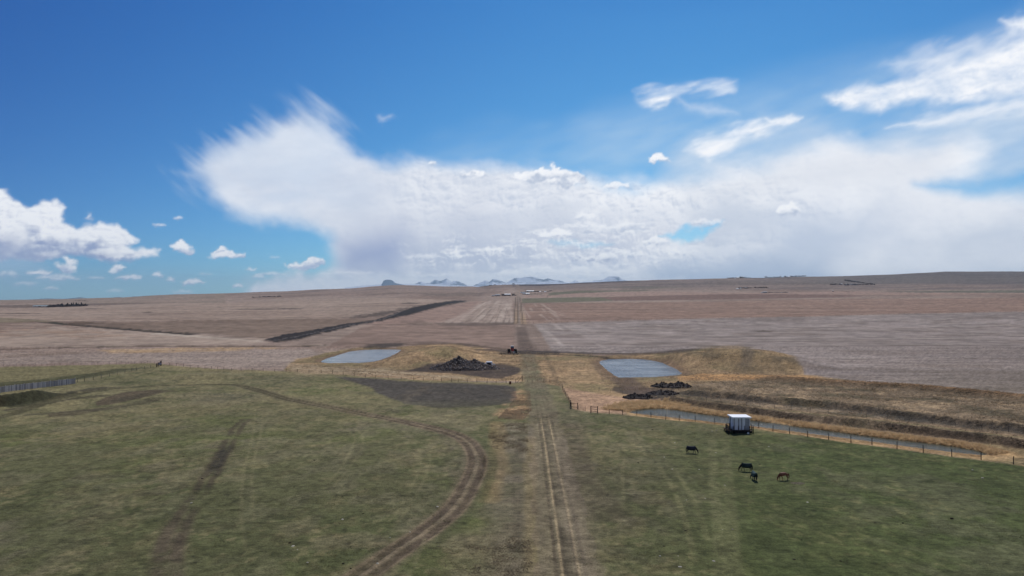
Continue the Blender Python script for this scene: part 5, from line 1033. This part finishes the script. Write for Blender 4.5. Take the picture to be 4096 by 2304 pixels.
def clear(x, y): return (poly_sd(x, y, PL) > 1.5) & (poly_sd(x, y, PR) > 1.2) & (poly_sd(x, y, CW) > 1) & (np.abs(x - 26 - (y - 230) * .05) > 6) & (poly_sd(x, y, [flat(*p) for p in E1]) > 0) & (poly_sd(x, y, [flat(*p) for p in E2]) > 0)
tufts('straw_grass', 24000, in_poly([(1200, 1470), (1400, 1392), (1560, 1388), (1740, 1374), (1960, 1400), (2300, 1416), (2640, 1412), (2850, 1392), (3100, 1436), (3209, 1500), (2860, 1524), (2640, 1560), (2450, 1560), (2260, 1550), (2100, 1524), (1740, 1520), (1420, 1500)], lambda x, y: clear(x, y) & dens(x, y, 12, 95, -.1)), .15, .42, m_short, 5, .5, .06, .9)
tufts('straw_grass', 3000, in_poly([(2085, 1560), (2120, 1565), (2125, 1640), (2095, 1680), (1990, 1672), (2030, 1630)], lambda x, y: dens(x, y, 4, 96, -.2)), .12, .35, m_short, 5, .4, .04, .8)
tufts('straw_grass', 16000, in_poly([(1960, 1700), (2110, 1690), (2130, 2320), (1700, 2320), (1900, 2000)], lambda x, y: dens(x, y, 3, 97, .0)), .05, .13, hair_mat('dead_grass', S(96, 86, 72), S(146, 130, 106), .4), 5, .6, .03, 1.0)
tufts('spring_grass', 26000, in_poly([(0, 1640), (1900, 1640), (2300, 1640), (4096, 1880), (4096, 2320), (0, 2320)], lambda x, y: dens(x, y, 2.2, 98, .15)), .04, .12, m_olive, 5, .7, .03, 1.0)

# pale stones and dung in the pasture
m_stone = mat('pale_stone', S(168, 162, 146), .9, .1); stone_me = []
for k in range(3):
    b = MB(); rr_ = [random.uniform(.75, 1.15) for _ in range(8)]
    b.tube([(0, 0, -.06), (0, 0, .05), (.02, 0, .12)], [.17 * rr_[0], .2 * rr_[1], .1 * rr_[2]], 7); me_ = b.mesh('pale_stone'); me_.materials.append(m_stone); stone_me.append(me_)
for i, (a, c_) in enumerate([(2871, 1716), (2848, 1725), (2866, 1722), (2657, 1829), (2863, 1812), (2797, 1879), (2689, 1877), (2815, 1914), (2699, 1711 + 60), (2925, 1976), (2900, 1942), (3075, 1787), (3010, 1990), (2746, 2001), (2820, 1995), (2930, 2117), (2890, 2119), (2745, 2136), (2640, 2224), (2713, 2225), (2720, 2268), (2855, 2245), (3230, 2010), (3412, 1810), (3890, 1880), (3930, 1912), (1172, 2185), (1190, 2200), (1230, 2250), (1510, 2254), (1640, 2128), (1750, 2027), (232, 2230), (380, 2205), (1370, 2078), (765, 2012), (1560, 2150)]):
    o = bpy.data.objects.new('pale_stone', stone_me[i % 3]); COL.objects.link(o); o.location = gp(a, c_); s = random.uniform(.35, .95); o.scale = (s * 1.3, s, s * .8); o.rotation_euler = (0, 0, random.random() * 6); tag(o, 'small pale stone lying in the short grass', 'stone', 'pale stones in the pasture')
m_dung = mat('dark_dung', S(48, 42, 36), .95, .05); b = MB(); b.tube([(0, 0, -.03), (0, 0, .06), (0, 0, .11)], [.2, .17, .06], 8); dme = b.mesh('dung_pile'); dme.materials.append(m_dung)
for i in range(46):
    a = random.uniform(40, 4050); c_ = random.uniform(1700, 2290)
    if 1900 < a < 2420 or c_ < 1650 + max(0, a - 2300) * .14: continue
    o = bpy.data.objects.new('dung_pile', dme); COL.objects.link(o); o.location = gp(a, c_); s = random.uniform(.35, .95); o.scale = (s * 1.4, s, s); tag(o, 'small dark dung pile on the short grass', 'dung', 'dung piles in the pasture')
o = heap('hay_remnant', 'flat brown scatter of old hay right of the chestnut horse', 'hay', gp(3190, 1934).x, gp(3190, 1934).y, 1.5, .9, .14, (mat('old_hay', S(96, 90, 74), .95, .05, noise=(6, .4)), m_dark), 9, .08, 30)

# ------------------------------------------------------------------ farmsteads, trees (far off)
m_tree = mat('bare_tree_crown', S(96, 88, 88), .95, .05); m_ever = mat('spruce_foliage', S(52, 60, 54), .95, .05); m_trunk = mat('bark', S(60, 50, 46), .95, .05)
def crown_mesh(kind, seed, n=90):
    r0 = random.Random(seed); b = MB()
    for _ in range(n):
        if kind == 'ever': h = r0.random(); z = .12 + .88 * h; rad = (1 - h) * .30 * (.55 + .45 * r0.random()); s = .09
        else:
            while True:
                p = (r0.uniform(-1, 1), r0.uniform(-1, 1), r0.uniform(-1, 1))
                if sum(q * q for q in p) < 1: break
            z = .6 + p[2] * .38; rad = None; s = .085
        t = r0.random() * 6.283
        c_ = Vector((math.cos(t) * rad, math.sin(t) * rad, z)) if rad is not None else Vector((p[0] * .42, p[1] * .42, z))
        M = Matrix.Translation(c_) @ Matrix.Rotation(r0.random() * 6, 4, Vector((r0.random() - .5, r0.random() - .5, r0.random())).normalized()); s *= r0.uniform(.6, 1.4)
        b.poly([M @ Vector(q) for q in ((-s, 0, 0), (s, 0, 0), (0, s * 1.6, 0), (0, -s * 1.2, s))], [(0, 1, 2), (0, 3, 1)])
    return b.mesh('crown')
trunk_me = MB().tube([(0, 0, -.05), (0, 0, .25), (.02, 0, .8)], [.035, .028, .008], 5).mesh('trunk'); trunk_me.materials.append(m_trunk)
crowns = {'ever': [crown_mesh('ever', 40 + i) for i in range(3)], 'bare': [crown_mesh('bare', 50 + i) for i in range(3)]}
for me_ in crowns['ever']: me_.materials.append(m_ever)
for me_ in crowns['bare']: me_.materials.append(m_tree)
def tree(sx, sy, hpx, kind, label, group, wide=1.0, name=None):
    p = gp(sx, sy); h = hpx * .8 * scale_at(p.y); root = empty(name or ('spruce_tree' if kind == 'ever' else 'bare_tree'), p, random.random() * 6); root.scale = (h * wide, h * wide, h); tag(root, label, 'tree', group)
    for nm, me_ in (('crown', random.choice(crowns[kind])), ('trunk', trunk_me)): o = bpy.data.objects.new(nm, me_); COL.objects.link(o); o.parent = root
def row(x0, x1, y0, y1, n, h, kind, label, group, wide=1.2, jit=1):
    for i in range(n):
        f_ = (i + .5) / n; tree(x0 + (x1 - x0) * f_ + random.uniform(-1, 1) * jit, y0 + (y1 - y0) * f_ + random.uniform(-.7, .7), h * random.uniform(.45, 1.2), kind, label, group, wide * .8 * random.uniform(.7, 1.3))
row(187, 240, 1229, 1227, 16, 11, 'bare', 'tree at the low left end of the dark windbreak row beside the long barn', 'dark windbreak row far left', 1.7)
row(240, 344, 1227, 1224, 30, 15, 'ever', 'dark evergreen in the long windbreak row at far left', 'dark windbreak row far left', 1.5)
row(187, 350, 1230, 1225, 34, 9, 'bare', 'bare shrub in front of the long windbreak row at far left', 'shrubs of the far left windbreak', 2.2)
row(1007, 1128, 1191, 1188, 26, 6, 'bare', 'bare tree in the lone shelterbelt on the left slope', 'shelterbelt on the left slope', 2.0)
row(1968, 2064, 1186, 1183, 26, 5, 'bare', 'shrub of the dark hedge below the farmyard left of the road', 'farmyard hedge left of the road', 2.6)
for x, lb in ((2008, 'leftmost evergreen between the grey house and the long pale roof'), (2012, 'middle evergreen between the grey house and the long pale roof'), (2016, 'right-hand evergreen between the grey house and the long pale roof'), (2049, 'evergreen touching the right end of the long pale roof'), (2053, 'middle evergreen right of the long pale roof'), (2057, 'evergreen nearest the road, right of the long pale roof')): tree(x, 1182, 9, 'ever', lb, 'farmyard evergreens left of the road', 1.2)
row(2084, 2215, 1171, 1165, 34, 5, 'bare', 'shrub in the windbreak behind the barns right of the road', 'windbreak right of the road', 2.4)
row(2115, 2172, 1178, 1177, 14, 4, 'bare', 'shrub of the lower hedge beside the white-roofed barn right of the road', 'lower hedge right of the road', 2.4)
row(1920, 2000, 1148, 1139, 18, 4, 'bare', 'scrub tree on the crest left of the road', 'scrub on the crest', 2.4)
for x, h in ((2050, 6), (2054, 7), (2058, 5), (2020, 4), (2012, 4)): tree(x, 1138.5, h, 'bare', 'dark tree on the skyline where the road meets the crest', 'skyline trees at the road', 1.2)
row(2908, 3004, 1113.5, 1112, 18, 5, 'bare', 'tree of the leftmost skyline farm on the right hill', 'trees of the leftmost skyline farm', 1.6)
for x, h in ((2960, 8), (2964, 9), (2971, 8), (2980, 7), (2985, 6)): tree(x, 1112, h, 'ever', 'dark evergreen over the white house of the leftmost skyline farm', 'trees of the leftmost skyline farm', 1.3)
row(3060, 3126, 1112, 1110.5, 20, 7, 'bare', 'bare tree in the middle grove on the right skyline', 'middle grove on the skyline', 1.5)
row(3137, 3222, 1110, 1106.5, 26, 7, 'bare', 'bare tree in the rightmost grove on the skyline, by the small white building', 'rightmost grove on the skyline', 1.5)
row(2952, 3074, 1155, 1153, 30, 7, 'bare', 'bare tree around the farmstead in the hollow below the skyline', 'trees of the hollow farmstead', 1.7)
row(3320, 3500, 1140.5, 1141, 34, 7, 'bare', 'bare tree around the big farmstead on the right slope', 'trees of the right slope farmstead', 1.8)
row(3378, 3500, 1124, 1140, 28, 7, 'bare', 'tree of the slanting shelterbelt above the right slope farmstead', 'slanting shelterbelt on the right slope', 1.8)
row(3045, 3156, 1173, 1171, 26, 4, 'bare', 'shrub of the low hedge beside the lone farmyard in the right fields', 'low hedge in the right fields', 2.4)
row(3365, 3420, 1166, 1165.5, 12, 2.6, 'bare', 'shrub of the short line right of the lone silo', 'short shrub line by the silo', 2.6)
row(300, 362, 1205, 1204.5, 16, 3, 'bare', 'tree in the thin dark belt above the far left windbreak', 'thin tree belt far left', 2.6)
m_wall = mat('cream_siding', S(190, 188, 186), .8); m_shade = mat('dark_siding', S(84, 80, 84), .8); m_wr = mat('white_metal_roof', S(236, 238, 240), .5, .4); m_gr = mat('grey_roof', S(140, 144, 152), .7); m_teal = mat('pale_green_roof', S(150, 168, 170), .6); m_win = mat('dark_window', S(40, 46, 54), .2, .5)
def building(sx, sy, wpx, hpx, label, wallm, roofm, deep=1.0, name='farm_building', cat='building', rot=0., pitch=.45):
    p = gp(sx, sy); k = scale_at(p.y); w = wpx * k; h = hpx * k * .6; d = min(w, 14.) * deep; root = empty(name, p, rot); tag(root, label, cat)
    MB().box(-w / 2, w / 2, 0, d, -1.5, h).obj('wall', wallm, root); rh = hpx * k * .4; e = .4
    b = MB(); b.poly([(-w / 2 - e, -e, h - .1), (w / 2 + e, -e, h - .1), (w / 2 + e, d + e, h - .1), (-w / 2 - e, d + e, h - .1), (-w / 2 - e, d / 2, h + rh), (w / 2 + e, d / 2, h + rh)], [(0, 1, 5, 4), (2, 3, 4, 5), (0, 4, 3), (1, 2, 5), (3, 2, 1, 0)]); b.obj('roof', roofm, root)
    MB().box(-w * .1, w * .1, -.08, -.01, -.2, h * .8).obj('door', m_win, root)
    for s in (-1, 1): MB().box(s * w * .3 - w * .05, s * w * .3 + w * .05, -.07, -.01, h * .45, h * .8).obj('window', m_win, root)
building(158, 1226.5, 56, 5, 'very long low pale-roofed barn at the far left beside the dark tree row', m_wall, m_teal, name='barn', cat='barn')
building(1975, 1184, 14, 4, 'grey-roofed shed at the left end of the farmyard left of the road', m_wall, m_gr)
building(1990, 1183, 18, 6, 'grey-roofed house in the farmyard left of the road', m_wall, m_gr, name='farmhouse', cat='house')
building(2030, 1181, 24, 6, 'long pale roof between the evergreens left of the road', m_shade, m_wr)
building(2092, 1173, 20, 5, 'pale shed nearest the road on its right side', m_wall, m_gr); building(2098, 1177, 18, 4, 'dark open shed below the pale shed right of the road', m_shade, m_gr)
building(2121, 1167, 30, 5, 'longest white-roofed barn right of the road', m_shade, m_wr, name='barn', cat='barn'); building(2111, 1177.5, 15, 6, 'bright white-roofed shed lowest in the farm right of the road', m_wall, m_wr)
building(2160, 1168, 8, 3, 'small white shed left of its twin in the windbreak right of the road', m_wall, m_wr); building(2181, 1168.5, 8, 3, 'small white shed right of its twin at the end of the windbreak', m_wall, m_wr)
building(2962, 1112.5, 30, 4, 'long white building on the skyline, leftmost skyline farm', m_wall, m_wr); building(2970, 1112, 12, 6, 'white gabled house in the leftmost skyline farm', m_wall, m_wr, name='farmhouse', cat='house'); building(2924, 1113.5, 24, 2.2, 'low grey shed left of the white house on the skyline', m_shade, m_gr)
building(3157, 1109.5, 10, 5, 'small bright white house by the rightmost skyline grove', m_wall, m_wr, name='farmhouse', cat='house')
building(2951, 1156, 8, 3, 'small white shed at the left end of the hollow farmstead', m_wall, m_wr); building(2962, 1155, 6, 4, 'white hut beside the small shed in the hollow farmstead', m_wall, m_wr); building(2988, 1153, 14, 4, 'blue-grey house in the hollow farmstead', m_shade, m_gr, name='farmhouse', cat='house')
building(3365, 1139, 8, 5, 'white house at the left of the right slope farmstead', m_wall, m_wr, name='farmhouse', cat='house'); building(3390, 1140, 14, 4, 'grey shed in the middle of the right slope farmstead', m_shade, m_gr); building(3408, 1139, 6, 4, 'small pale shed near the middle of the right slope farmstead', m_wall, m_gr); building(3424, 1139.5, 12, 4, 'pale barn at the right of the right slope farmstead', m_wall, m_gr, name='barn', cat='barn')
building(3051, 1172, 8, 3.4, 'white-roofed shed at the lone farmyard in the right fields', m_wall, m_wr); building(3062, 1172, 14, 6, 'dark house at the lone farmyard in the right fields', m_shade, m_gr, name='farmhouse', cat='house'); building(3140, 1171, 32, 1.8, 'long low dark shed right of the lone farmyard', m_shade, m_gr)
p = gp(3332, 1167); k = scale_at(p.y); root = empty('silo', p); tag(root, 'lone small silo with a white cap in the right fields', 'silo'); MB().tube([(0, 0, -1), (0, 0, 4 * k)], 2.2 * k, 12).obj('bin', m_shade, root); MB().tube([(0, 0, 4 * k), (0, 0, 5.4 * k)], [2.4 * k, .4 * k], 12).obj('cap', m_wr, root)
p = gp(2189, 1191); k = scale_at(p.y); root = empty('utility_pole', p); tag(root, 'lone utility pole in the field right of the road', 'pole'); MB().tube([(0, 0, -1), (0, 0, 9 * k)], [.35, .28], 6).obj('pole', m_dark, root); MB().box(-1.2, 1.2, -.08, .08, 8 * k, 8 * k + .2).obj('crossarm', m_dark, root)
